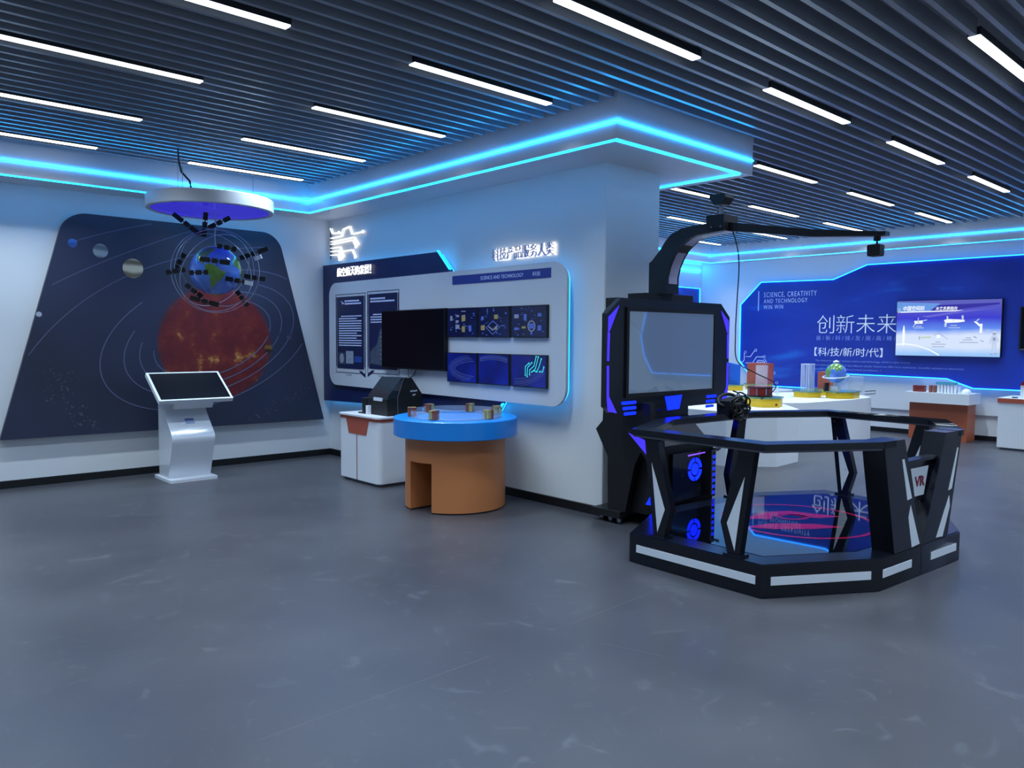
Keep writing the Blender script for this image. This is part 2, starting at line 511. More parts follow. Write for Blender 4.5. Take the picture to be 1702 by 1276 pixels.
cb = MB()
cb.box(XL, YF, ZTOP, XR, YB, ZTOP + 0.1, 1)
j = 0
while True:
    y = ROW0 - PITCH * j
    if y < YF + 0.1: break
    spans = x_spans(y)
    if j == 0 or True:
        pass
    if j % 9 == 0:
        cut = []
        for a, b in spans:
            cur = a
            for c in COLS:
                if c + BARL < a or c > b: continue
                if c > cur: cut.append((cur, min(c - 0.004, b)))
                cur = c + BARL + 0.004
            if cur < b: cut.append((cur, b))
        spans = cut
    for a, b in spans:
        if b - a > 0.02: cb.box(a, y - 0.016, ZC, b, y + 0.016, ZC + 0.10, 0)
    j += 1
y = ROW0 + PITCH
while y < CB - 0.04:
    for a, b in x_spans(y): cb.box(a, y - 0.016, ZC, b, y + 0.016, ZC + 0.10, 0)
    y += PITCH
cb.build('ceiling', [M['slat'], M['slab']], kind='structure')

# cornice boxes
MB().prism(xy(ZS, [(XL, CB), (CX, CB), (CX, CY), (BX1, CY), (BX1, BY1), (XP + 0.73, BY1), (XP + 0.73, 4.3), (XP, 4.3), (XP, YB), (XL, YB)]), (0, 0, ZTOP - ZS)).build('trim_1', M['cornice'], kind='structure')
MB().prism(xy(ZS, [(5.69, CB), (CR, CB), (CR, YF), (XR, YF), (XR, YB), (5.69, YB)]), (0, 0, ZTOP - ZS)).build('trim_2', M['cornice'], kind='structure')


def led_strip(label, pts, wide, z0=None, cat='light strip', group=None, m=None):
    """straight runs of LED profile: wide strip on a cornice face or thin strip under its edge"""
    b = MB(); b.ribbon(pts, False, (0, 0, 1), wide)
    return tag(b.build('led_strip', m or M['led']), label, cat, group)


ZL = 3.084
e = 0.006
led_strip('broad cyan LED strip along the cornice face above the planet mural', xy(ZL, [(XL, CB - e), (CX - 0.012, CB - e)]), (0.010, 0.013))
led_strip('broad cyan LED strip along the cornice above the white display wall', xy(ZL, [(CX - e, CB - 0.012), (CX - e, CY)]), (0.010, 0.013))
led_strip('broad cyan LED strip on the end face of the cornice over the white pier', xy(ZL, [(CX - 0.012, CY - e), (BX1, CY - e)]), (0.010, 0.013))
zt = ZS - 0.011
led_strip('thin cyan LED line under the cornice edge above the planet mural', xy(zt, [(XL, CB + 0.02), (CX + 0.02, CB + 0.02)]), (0.007, 0.003), m=M['led_thin'])
led_strip('thin cyan LED line under the cornice edge above the white display wall', xy(zt, [(CX + 0.02, CB + 0.012), (CX + 0.02, CY + 0.02)]), (0.007, 0.003), m=M['led_thin'])
led_strip('thin cyan LED line turning the corner under the overhanging cornice end by the pier', xy(zt, [(CX + 0.012, CY + 0.035), (6.14, CY + 0.035), (6.14, BY1 - 0.05)]), (0.007, 0.003), m=M['led_thin'])
led_strip('broad cyan LED strip on the far room cornice above the blue wall board', xy(ZL, [(CR - e, CB - 0.012), (CR - e, YF)]), (0.010, 0.018), m=M['led_far'])
led_strip('broad cyan LED strip on the far cornice seen through the black machine arm', xy(ZL, [(5.75, CB - e), (CR - 0.012, CB - e)]), (0.010, 0.018), m=M['led_far'])
led_strip('thin cyan LED line under the far room cornice above the blue wall board', xy(zt, [(CR + 0.02, CB + 0.012), (CR + 0.02, YF)]), (0.007, 0.003), m=M['led_thin_far'])
led_strip('thin cyan LED line under the far cornice behind the black machine arm', xy(zt, [(5.75, CB + 0.02), (CR + 0.02, CB + 0.02)]), (0.007, 0.003), m=M['led_thin_far'])
led_strip('short cyan LED bar on the far back wall just beneath the cornice', xy(2.84, [(8.6, YB - 0.012), (13.1, YB - 0.012)]), (0.02, 0.03))

# ceiling lights -----------------------------------------------------------
first = None
for ri in range(0, 10):
    yy = ROW0 - DROW * ri
    for ci, x in enumerate(COLS):
        sp = x_spans(yy)
        if not any(a - 0.01 <= x and x + BARL <= b + 0.01 for a, b in sp): continue
        if ri >= 6 or ci < 2 or (ci == 2 and ri > 3) or (ci == 3 and ri == 5) or (ci > 4 and ri == 5):
            lab, grp = 'slim white linear ceiling light behind the viewpoint', 'ceiling lights behind the viewpoint'
        elif ci == 2: lab, grp = f'slim white ceiling light bar, {ORD[ri + 1]} row from the mural wall, cut by the picture edge', 'linear ceiling lights over the mural room'
        elif ci == 3: lab, grp = f'slim white ceiling light bar, {ORD[ri + 1]} row from the mural wall, beside the cyan cornice', 'linear ceiling lights over the mural room'
        elif ri >= 4: lab, grp = f'white ceiling light bar over the open hall, {["farther", "nearer"][ri - 4]} row, {ORD[ci - 3]} right of the cornice', 'linear ceiling lights over the open hall'
        else: lab, grp = f'white light bar in the far room, {ORD[ri + 1]} row from the back, {ORD[ci - 4]} past the pier', 'linear ceiling lights over the far room'
        if first is None:
            first = thing('ceiling_light', lab, 'ceiling light', (x, yy, ZC), grp)
            MB().box(0, -0.035, 0.004, BARL, 0.035, 0.05).build('housing', M['bar_housing'], first, local=True)
            MB().box(0.004, -0.031, -0.004, BARL - 0.004, 0.031, 0.004).build('diffuser', M['bar'], first, local=True)
            la = D.lights.new('lamp', 'AREA'); la.shape = 'RECTANGLE'; la.size = BARL - 0.02; la.size_y = 0.055
            la.energy = BAR_W; la.color = (0.68, 0.85, 1.0); la.spread = math.radians(BAR_SPREAD)
            lo = D.objects.new('lamp', la); COL.objects.link(lo); lo.parent = first; lo.location = (BARL / 2, 0, -0.008)
        else:
            r = first.copy(); COL.objects.link(r); r.location = (x, yy, ZC); r['label'] = lab; r['group'] = grp
            for ch in list(first.children):
                c = ch.copy(); COL.objects.link(c); c.parent = r

# ------------------------------------------------------------------ solar-system mural on the back wall
YM = 8.82
mural = thing('mural_panel', 'dark trapezoid wall panel printed with a red sun and orbiting planets', 'wall panel', (3.1, YM, 0.47))
mp_out = rounded([(1.363, 0.483), (4.83, 0.463), (4.235, 2.735), (1.975, 2.738)], [0, 0, 0.26, 0.26], 10)
# object origin is kept at the world origin offset so the print is laid out in metres
b = MB(); b.prism(xz(YM, mp_out), (0, 0.05, 0))
mur = b.build('print_board', mural_material(3.48 - 3.1, 1.42 - 0.47, 0.645), mural)
SUN = (3.46, 1.48)


def ell(a, t0, t1, n=60, bratio=0.565, th=20.5):
    th = math.radians(th); out = []
    for k in range(n + 1):
        t = math.radians(t0 + (t1 - t0) * k / n); x = a * math.cos(t); y = a * bratio * math.sin(t)
        out.append((SUN[0] + x * math.cos(th) - y * math.sin(th), SUN[1] + x * math.sin(th) + y * math.cos(th)))
    return out


M['orbit'] = mat('orbit_line_print', (92, 98, 126), 0.45)
ob = MB()
for a, t0, t1 in ((1.255, 118, 358), (1.012, 140, 405), (0.848, 152, 330), (0.848, -26, 62), (0.697, 165, 330), (0.697, -22, 50), (1.255, 15, 70)):
    ob.ribbon(xz(YM - 0.001, [p for p in ell(a, t0, t1) if p[0] < 4.80 - (p[1] - 0.463) * 0.262]), False, (0, -1, 0), (0.011, 0.001))


def in_mural(p): return p[0] < 4.80 - (p[1] - 0.463) * 0.262 and p[0] > 1.39 + (p[1] - 0.483) * 0.272


def arc(pts, n=24):
    """smooth curve through three points"""
    (x0, y0), (x1, y1), (x2, y2) = pts
    cx, cy = 2 * x1 - (x0 + x2) / 2, 2 * y1 - (y0 + y2) / 2
    return [((1 - t) ** 2 * x0 + 2 * t * (1 - t) * cx + t * t * x2, (1 - t) ** 2 * y0 + 2 * t * (1 - t) * cy + t * t * y2) for t in [k / n for k in range(n + 1)]]


for pts in (((1.62, 1.30), (2.60, 2.16), (4.10, 2.56)), ((1.84, 2.0), (2.45, 2.33), (3.2, 2.66)), ((2.03, 2.44), (2.4, 2.58), (2.8, 2.70))):
    ob.ribbon(xz(YM - 0.001, arc(pts)), False, (0, -1, 0), (0.008, 0.001))
ob.build('orbit_lines', M['orbit'], mural)
for nm, c, r, cols in (('printed_planet', (2.034, 2.43), 0.043, ((60, 110, 190), (44, 84, 150))), ('printed_planet', (2.29, 2.372), 0.072, ((150, 160, 165), (92, 104, 112))),
                       ('printed_planet', (2.60, 2.212), 0.102, ((196, 184, 156), (104, 92, 66))), ('printed_planet', (1.72, 1.705), 0.026, ((170, 176, 190), (90, 96, 110))),
                       ('printed_planet', (4.365, 1.50), 0.030, ((70, 78, 104), (36, 40, 60))), ('printed_planet', (4.10, 1.36), 0.05, ((120, 84, 40), (50, 30, 22)))):
    m = D.materials.new('planet_print'); m.use_nodes = True; nt = m.node_tree
    w = nt.nodes.new('ShaderNodeTexWave'); w.inputs['Scale'].default_value = 2.6; w.inputs['Distortion'].default_value = 4.0; w.bands_direction = 'Z'
    tc = nt.nodes.new('ShaderNodeTexCoord'); nt.links.new(tc.outputs['Object'], w.inputs['Vector'])
    r_ = ramp_node(nt, [(0.1, rgb(cols[1])), (0.8, rgb(cols[0]))]); nt.links.new(w.outputs['Fac'], r_.inputs[0])
    nt.links.new(r_.outputs[0], nt.nodes['Principled BSDF'].inputs['Base Color']); nt.nodes['Principled BSDF'].inputs['Roughness'].default_value = 0.45
    b = MB(); b.prism(xz(YM - 0.001, [(c[0] + r * math.cos(k * math.pi / 18), c[1] + r * math.sin(k * math.pi / 18)) for k in range(36)]), (0, -0.0015, 0))
    b.build(nm, m, mural)
ast = MB()
rnd = random.Random(3)
for i in range(150):
    if i < 85:
        t = rnd.random(); x = 1.86 + 0.14 * t + 0.60 * max(0, t - 0.45) ** 1.6 + rnd.gauss(0, 0.10 - 0.03 * t); z = 1.16 - 0.66 * t + rnd.gauss(0, 0.035)
    else:
        t = rnd.random(); x = 4.70 - 0.80 * t ** 0.9 + rnd.gauss(0, 0.05); z = 0.96 - 0.44 * t ** 0.7 + rnd.gauss(0, 0.05)
    if z < 0.50 or x < 1.45 + (z - 0.48) * 0.27 or x > 4.78 - (z - 0.46) * 0.26: continue
    r = 0.005 + 0.010 * rnd.random() ** 2 * (0.5 + t)
    n = 6; a0 = rnd.random() * 6
    ast.face(xz(YM - 0.0015, [(x + r * (0.7 + 0.5 * rnd.random()) * math.cos(a0 + 6.283 * k / n), z + r * (0.6 + 0.4 * rnd.random()) * math.sin(a0 + 6.283 * k / n)) for k in range(n)]))
M['asteroid'] = mat('asteroid_print', (82, 86, 98), 0.5, noise=0.3, nscale=30)
ast.build('printed_asteroids', M['asteroid'], mural)

# ------------------------------------------------------------------ earth globes
LAND = [[(-80, 9), (-72, 12), (-62, 10), (-50, 0), (-35, -6), (-39, -17), (-48, -26), (-57, -36), (-65, -42), (-69, -52), (-74, -50), (-72, -30), (-70, -18), (-79, -7), (-80, 0)],
        [(-168, 66), (-156, 71), (-120, 70), (-95, 72), (-80, 73), (-62, 60), (-55, 52), (-66, 45), (-75, 36), (-81, 26), (-90, 30), (-97, 26), (-95, 17), (-87, 21), (-83, 10), (-79, 8), (-92, 14), (-106, 22), (-117, 33), (-124, 42), (-130, 54), (-150, 60), (-165, 55)],
        [(-17, 15), (-6, 35), (10, 37), (32, 31), (43, 12), (51, 11), (40, -15), (32, -29), (19, -35), (12, -17), (9, 3), (-8, 5)],
        [(-9, 37), (-1, 48), (8, 58), (25, 70), (70, 73), (110, 75), (170, 68), (160, 60), (140, 52), (128, 38), (121, 30), (108, 20), (100, 8), (90, 22), (78, 8), (70, 22), (57, 25), (45, 13), (35, 30), (26, 38), (10, 44)],
        [(-55, 60), (-70, 76), (-30, 82), (-20, 72), (-42, 60)], [(114, -22), (131, -12), (142, -11), (153, -28), (146, -38), (130, -32), (115, -34)]]


def inside(x, y, P):
    c = False; k = len(P) - 1
    for i in range(len(P)):
        if (P[i][1] > y) != (P[k][1] > y) and x < (P[k][0] - P[i][0]) * (y - P[i][1]) / (P[k][1] - P[i][1]) + P[i][0]: c = not c
        k = i
    return c


def earth(c, r, lon_front, yaw_front, nu=120, nv=72):
    """UV sphere whose faces are ocean or land; longitude lon_front looks along world angle yaw_front"""
    b = MB(); b.sphere((0, 0, 0), r, nu, nv)
    for f in b.bm.faces:
        p = f.calc_center_median()
        lat = math.degrees(math.asin(max(-1, min(1, p.z / p.length)))); lon = (math.degrees(math.atan2(p.y, p.x)) - yaw_front + lon_front + 180) % 360 - 180
        f.material_index = 1 if (lat < -72 or any(inside(lon, lat, P) for P in LAND)) else 0
    for v in b.bm.verts: v.co += Vector(c)
    return b


# ------------------------------------------------------------------ hanging earth-and-satellites mobile
HX, HY, HZ, HR = 2.905, 7.45, 2.685, 0.572
mob = thing('satellite_mobile', 'hanging earth globe with satellite rings under a round white canopy', 'hanging model', (HX, HY, 3.25))
b = MB(); b.lathe([(HR - 0.045, 0.006), (HR - 0.04, 0), (HR - 0.006, 0), (HR, 0.006), (HR, 0.112), (HR - 0.006, 0.118), (0, 0.118)], (HX, HY, HZ), 72)
b.build('canopy', M['white'], mob)
b = MB(); b.lathe([(0, 0.012), (HR - 0.044, 0.012), (HR - 0.044, 0.02), (0, 0.02)], (HX, HY, HZ), 72)
m = M['canopy_lens'] = mat('blue_lit_canopy_film', (40, 36, 190), 0.12, emit=(0.03, 0.02, 0.50), strength=1.0, coat=0.5)
b.build('light_film', m, mob)
for x, y in ((2.63, 7.41), (2.62, 7.50), (3.39, 7.60)):
    MB().tube([(x, y, HZ + 0.11), (x, y, 3.27)], 0.0025, 6).build('hanging_wire', M['steel'], mob)
MB().tube([(2.76, 7.55, HZ + 0.11), (2.76, 7.55, HZ + 0.2), (2.75, 7.56, HZ + 0.28), (2.68, 7.58, HZ + 0.36), (2.655, 7.58, HZ + 0.47), (2.65, 7.58, 3.30)], 0.009, 8).build('power_cable', M['cable'], mob)
GC = Vector((2.94, 7.45, 2.128))
earth(GC, 0.235, -58, -112).build('globe', [M['globe_ocean'], M['globe_land']], mob)
MB().tube([(GC.x, GC.y, HZ + 0.01), (GC.x + 0.004, GC.y, HZ - 0.16), (GC.x - 0.004, GC.y, HZ - 0.22), (GC.x, GC.y, GC.z + 0.23)], 0.006, 6).sphere((GC.x, GC.y, HZ), 0.014, 12, 8).build('hanging_rod', M['wire'], mob)
view = Vector((math.cos(math.radians(68.5)), math.sin(math.radians(68.5)), 0.08)).normalized()
rings = []
for k, (tilt, az, r) in enumerate(((84, 92, 0.388), (66, 36, 0.365), (88, 62, 0.40), (62, 108, 0.375))):
    n = Vector((math.sin(math.radians(tilt)) * math.cos(math.radians(az)), math.sin(math.radians(tilt)) * math.sin(math.radians(az)), math.cos(math.radians(tilt))))
    a = n.cross(Vector((0, 0, 1))).normalized(); c = n.cross(a)
    rings.append((n, a, c, r))
    MB().tube([GC + r * (math.cos(t) * a + math.sin(t) * c) for t in [2 * math.pi * q / 72 for q in range(72)]], 0.0028, 6, True).build('orbit_ring', M['wire'], mob)
right = view.cross(Vector((0, 0, 1))).normalized(); upv = right.cross(view)
SAT = [(-0.25, 0.425, -38, 0.25), (-0.09, 0.43, 84, 0.18), (0.04, 0.455, 28, 0.17), (-0.345, -0.015, 12, 0.12), (-0.32, 0.075, 60, 0.13), (0.35, 0.18, 22, 0.23), (-0.005, 0.09, -6, 0.21), (-0.145, -0.02, 4, 0.11),
       (0.19, -0.085, -10, 0.17), (0.36, -0.055, -8, 0.15), (0.24, -0.262, -55, 0.13), (-0.10, -0.285, -14, 0.21), (-0.20, -0.20, -38, 0.14), (0.10, 0.215, -10, 0.12)]
for i, (sx, sy, ang, ln) in enumerate(SAT):
    dist = math.sqrt(max(0.0, 0.388 ** 2 - sx * sx - sy * sy))
    if (sx * sx + sy * sy) < 0.24 ** 2: dist = max(dist, 0.25)
    c = GC + right * sx + upv * sy - view * dist * (1 if i in (3, 6, 7, 8, 11, 13, 0, 2) else (1 if sx * sx + sy * sy < 0.06 else -0.6))
    t = math.radians(ang); ax = right * math.cos(t) + upv * math.sin(t); pr = -right * math.sin(t) + upv * math.cos(t)
    ax = (ax - view * 0.25).normalized(); dp = ax.cross(pr).normalized()
    b = MB(); b.obox(c, ax * 0.022, pr * 0.022, dp * 0.022).bevel(0.004, 1)
    s = b.build('satellite', M['blackmatte'], mob)
    for sg in (-1, 1):
        MB().obox(c + ax * sg * (0.035 + ln / 4), ax * (ln / 4 - 0.008), pr * 0.022, dp * 0.003).build('solar_panel', M['blackmatte'], s)
    MB().tube([c + ax * -0.05, c + ax * 0.05], 0.005, 6).build('boom', M['blackmatte'], s)
    if i in (8, 5):
        MB().obox(c + ax * (0.10 if i == 8 else 0.02) - pr * (0.0 if i == 8 else 0.05), ax * 0.035, pr * 0.02, dp * 0.02).build('instrument_box', M['inlay'], s)

# ------------------------------------------------------------------ touch kiosk in front of the mural
KX = 2.985
ki = thing('touch_kiosk', 'white angled touchscreen kiosk standing before the planet mural', 'kiosk', (KX, 8.3, 0))
b = MB(); b.prism(xy(0, rounded([(2.70, 8.09), (3.19, 8.09), (3.19, 8.60), (2.70, 8.60)], 0.03, 4)), (0, 0, 0.03)); b.bevel(0.006, 2, 60); b.build('base_plate', M['white'], ki)
prof = [(8.235, 0.03), (8.10, 0.40), (8.088, 0.45), (8.105, 0.49), (8.29, 0.67), (8.335, 0.73), (8.335, 0.80), (8.47, 0.86), (8.50, 0.84), (8.50, 0.03)]
b = MB(); b.prism([(2.725, p[0], p[1]) for p in prof], (0.435, 0, 0)); b.bevel(0.008, 2, 30); b.build('pedestal', M['whitegloss'], ki)
b = MB(); b.obox((2.985, 8.33, 0.86), (0.20, 0, 0), (0, 0.13, 0.085), (0, -0.02, 0.03)); b.build('screen_bracket', M['white'], ki)
ku = Vector((0, 0.40, 0.266)).normalized(); kn = Vector((1, 0, 0)).cross(ku)
kc = Vector((2.985, 8.30, 0.978))
b = MB(); b.obox(kc - kn * 0.018, Vector((0.378, 0, 0)), ku * 0.243, kn * 0.022); b.bevel(0.006, 2); b.build('screen_frame', M['white'], ki)
b = MB(); b.obox(kc + kn * 0.0045, Vector((0.355, 0, 0)), ku * 0.222, kn * 0.0015); b.build('touch_screen', M['screen_off'], ki)
kz = Vector((0, 8.105 - 8.29, 0.49 - 0.67)); kd = -kz.normalized(); kw = Vector((1, 0, 0)).cross(kd)
c = Vector((2.95, 8.23, 0.612)) + kw * 0.002
b = MB(); b.obox(c, (0.045, 0, 0), kd * 0.034, kw * 0.001); lb = b.build('sticker', M['stickerblue'], ki)
MB().obox(c + kd * 0.027 + kw * 0.0015, (0.045, 0, 0), kd * 0.007, kw * 0.001).build('sticker_heading', M['stripblue'], lb)

# ------------------------------------------------------------------ display wall: navy board, white board, prints, screens, signs
navy = thing('navy_display_board', 'navy blue wall board behind the white board, cut at its upper right corner', 'wall board', (4.87, 7.2, 0.7))
nv = [(8.86, 2.395), (6.48, 2.385), (6.28, 2.19), (5.46, 0.89), (5.54, 0.78), (8.86, 0.70)]
MB().prism(yz(4.855, nv), (0.05, 0, 0)).build('board', M['navy'], navy)
MB().ribbon(yz(4.86, [(8.83, 2.37), (6.487, 2.362), (6.302, 2.182)]), False, (1, 0, 0), (0.004, 0.085)).build('edge_light', M['led_panel'], navy)
MB().ribbon(yz(4.86, [(8.83, 0.725), (5.55, 0.805), (5.487, 0.89)]), False, (1, 0, 0), (0.004, 0.085)).build('edge_light', M['led_panel'], navy)
MB().ribbon(yz(4.85, [(6.478, 2.40), (6.272, 2.195)]), False, (1, 0, 0), (0.010, 0.03)).build('front_light', M['led_panel'], navy)
MB().ribbon(yz(4.85, [(5.552, 0.775), (5.452, 0.885)]), False, (1, 0, 0), (0.010, 0.03)).build('front_light', M['led_panel'], navy)
wb = thing('white_display_board', 'large white wall board with rounded corners carrying posters and screens', 'wall board', (4.83, 6.7, 0.9))
wp = rounded([(8.66, 2.16), (4.60, 2.17), (4.60, 0.905), (8.66, 0.915)], [0.16, 0.17, 0.17, 0.16], 8)
MB().prism(yz(4.825, wp), (0.03, 0, 0)).build('board', M['panelwhite'], wb)
cpts = rounded([(5.5, 2.145), (4.622, 2.145), (4.622, 0.925), (5.45, 0.925)], [0, 0.15, 0.15, 0], 8)
MB().ribbon(yz(4.8555, [(6.15, 2.145)] + cpts), False, (1, 0, 0), (0.006, 0.032)).build('edge_light', M['led_panel'], wb)
b = MB(); b.prism(yz(4.8245, [(6.18, 2.118), (4.79, 2.118), (4.79, 2.032), (6.18, 2.032)]), (-0.003, 0, 0)); tb = b.build('title_strip', M['stripblue'], wb)
text_part('lettering', 'SCIENCE AND TECHNOLOGY', M['inkpale'], tb, (4.821, 5.74, 2.058), UNY, UZ, width=0.60, height=0.034, depth=0.0015)
text_part('lettering', '科技', M['inkpale'], tb, (4.821, 5.02, 2.055), UNY, UZ, width=0.10, height=0.04, depth=0.0015)
# posters
XF = 4.8235


def poster(y0, y1, zt_, zb, label, title_rows, icon, photo):
    p = thing('info_poster', label, 'poster', (XF, (y0 + y1) / 2, zb))
    w = y0 - y1
    b = MB()
    # thin technical frame drawn round the poster
    fr = [(y0 + 0.03, zt_ + 0.03), (y1 - 0.03, zt_ + 0.03), (y1 - 0.03, zb - 0.05), (y0 + 0.03, zb - 0.05)]
    b.ribbon(yz(XF, fr), True, (-1, 0, 0), (0.006, 0.0015))
    for yy in (y0 + 0.018, y1 - 0.018): b.ribbon(yz(XF, [(yy, zt_), (yy, zb + 0.02)]), False, (-1, 0, 0), (0.012, 0.0015))
    for yy in ((y1 - 0.03) if icon else (y0 + 0.03),):
        for k in (0, 0.035): b.ribbon(yz(XF, [(yy + (0.10 + k if icon else -0.10 - k), zb - 0.02), (yy, zb - 0.075 - k * 0.4)]), False, (-1, 0, 0), (0.016, 0.0015))
    for s_ in (0.35, 0.42, 0.49): b.box(XF - 0.0015, y0 - w * s_ - 0.014, zb - 0.085, XF, y0 - w * s_, zb - 0.07)
    b.build('poster_frame', M['navyprint'], p)
    MB().prism(yz(XF, [(y0, zt_), (y1, zt_), (y1, zb), (y0, zb)]), (-0.003, 0, 0)).build('poster_sheet', M['navyprint'], p)
    t = MB(); xx = XF - 0.0035

    def row(z, a, b_, h):
        y = y0 - w * a
        while y > y0 - w * b_ + 0.004:
            l = 0.018 + 0.03 * rnd.random(); l = min(l, y - (y0 - w * b_))
            t.box(xx - 0.0008, y - l, z, xx, y, z + h); y -= l + 0.005
    for k, (a, b_) in enumerate(title_rows): row(zt_ - 0.062 - 0.032 * k, a, b_, 0.018)
    z = zt_ - 0.24; k = 0
    zend = zb + (0.26 if icon else 0.50)
    while z > zend:
        row(z, 0.16 if k == 0 else 0.07, 0.92 if rnd.random() < 0.85 else 0.75, 0.013); z -= 0.029; k += 1
    if icon: t.ribbon(yz(xx, [(y0 - w * 0.17, zt_ - 0.05), (y0 - w * 0.22, zt_ - 0.085), (y0 - w * 0.27, zt_ - 0.07)]), False, (-1, 0, 0), (0.012, 0.001))
    t.build('printed_text', M['inkpale'], p)
    q = MB()
    if icon:
        q.box(xx - 0.001, y0 - w * 0.30, zb + 0.05, xx, y0 - w * 0.06, zb + 0.19, 0)
        q.box(xx - 0.0012, y0 - w * 0.62, zb + 0.06, xx, y0 - w * 0.34, zb + 0.21, 1)
        q.box(xx - 0.0012, y0 - w * 0.92, zb + 0.08, xx, y0 - w * 0.66, zb + 0.15, 2)
        q.prism(yz(xx - 0.001, [(y0 - w * 0.18 + 0.05 * math.cos(k * 0.5236), zb + 0.12 + 0.06 * math.sin(k * 0.5236)) for k in range(12)]), (-0.001, 0, 0), 3)
    else:
        q.prism(yz(xx, [(y0 - w * 0.05, zb + 0.06), (y1 + 0.01, zb + 0.02), (y1 + 0.01, zb + 0.40), (y0 - w * 0.42, zb + 0.46), (y0 - w * 0.3, zb + 0.28), (y0 - w * 0.05, zb + 0.2)]), (-0.001, 0, 0), 0)
        for k in range(7): q.ribbon(yz(xx - 0.001, [(y0 - w * 0.4, zb + 0.42 - k * 0.05), (y1 + 0.02, zb + 0.36 - k * 0.045)]), False, (-1, 0, 0), (0.006, 0.001), 1)
    q.build('printed_picture', photo, p)
    return p


M['pic1'] = mat('photo_print_slate', (66, 76, 96), 0.5, noise=0.5, nscale=16)
M['pic2'] = mat('photo_print_pale', (140, 150, 168), 0.5, noise=0.4, nscale=24)
M['pic3'] = mat('photo_print_blue', (38, 74, 150), 0.5, noise=0.3, nscale=20)
poster(8.46, 7.85, 1.985, 1.125, 'tall navy text poster at the left end of the white board', [(0.3, 0.85), (0.3, 0.92)], True, [M['pic1'], M['pic2'], M['pic3'], M['pic2']])
poster(7.74, 7.16, 1.995, 1.14, 'tall navy poster with a tower picture, half hidden by the black television', [(0.06, 0.6), (0.06, 0.92)], False, [M['pic1'], M['pic2']])
# television
tv = thing('television', 'black flat television on the white board between poster and square screens', 'television', (4.78, 6.88, 1.16))
b = MB(); b.prism(yz(4.775, [(7.40, 1.795), (6.245, 1.80), (6.245, 1.163), (7.40, 1.16)]), (0.043, 0, 0)); b.bevel(0.004, 2); b.build('casing', M['blackmatte'], tv)
MB().prism(yz(4.7745, [(7.388, 1.784), (6.258, 1.788), (6.258, 1.178), (7.388, 1.175)]), (-0.002, 0, 0)).build('screen', M['screen_off'], tv)
MB().tube([(4.81, 6.93, 1.165), (4.80, 6.92, 1.09), (4.80, 6.88, 1.07), (4.80, 6.82, 1.10), (4.81, 6.78, 1.165)], 0.005, 6).build('hanging_cable', M['cable'], tv)
# six square screens
XS = 4.80
GY = [(6.235, 5.765), (5.742, 5.30), (5.272, 4.81)]
GZ = [(1.797, 1.507), (1.355, 1.06)]
NAMES = [['navy square screen with gadget icons, upper row, beside the television', 'navy square screen with a hexagon circuit picture, upper row middle', 'navy square screen with pale icons, upper row, far from the television'],
         ['blue square screen with curved light trails, lower row, beside the television', 'plain blue square screen, lower row middle, with faint light arc', 'blue square screen with a glowing cyan circuit tree, lower row right']]


def dots(b, y, z, w, h, mi=0): b.box(xs_ - 0.0008, y - w / 2, z - h / 2, xs_, y + w / 2, z + h / 2, mi)


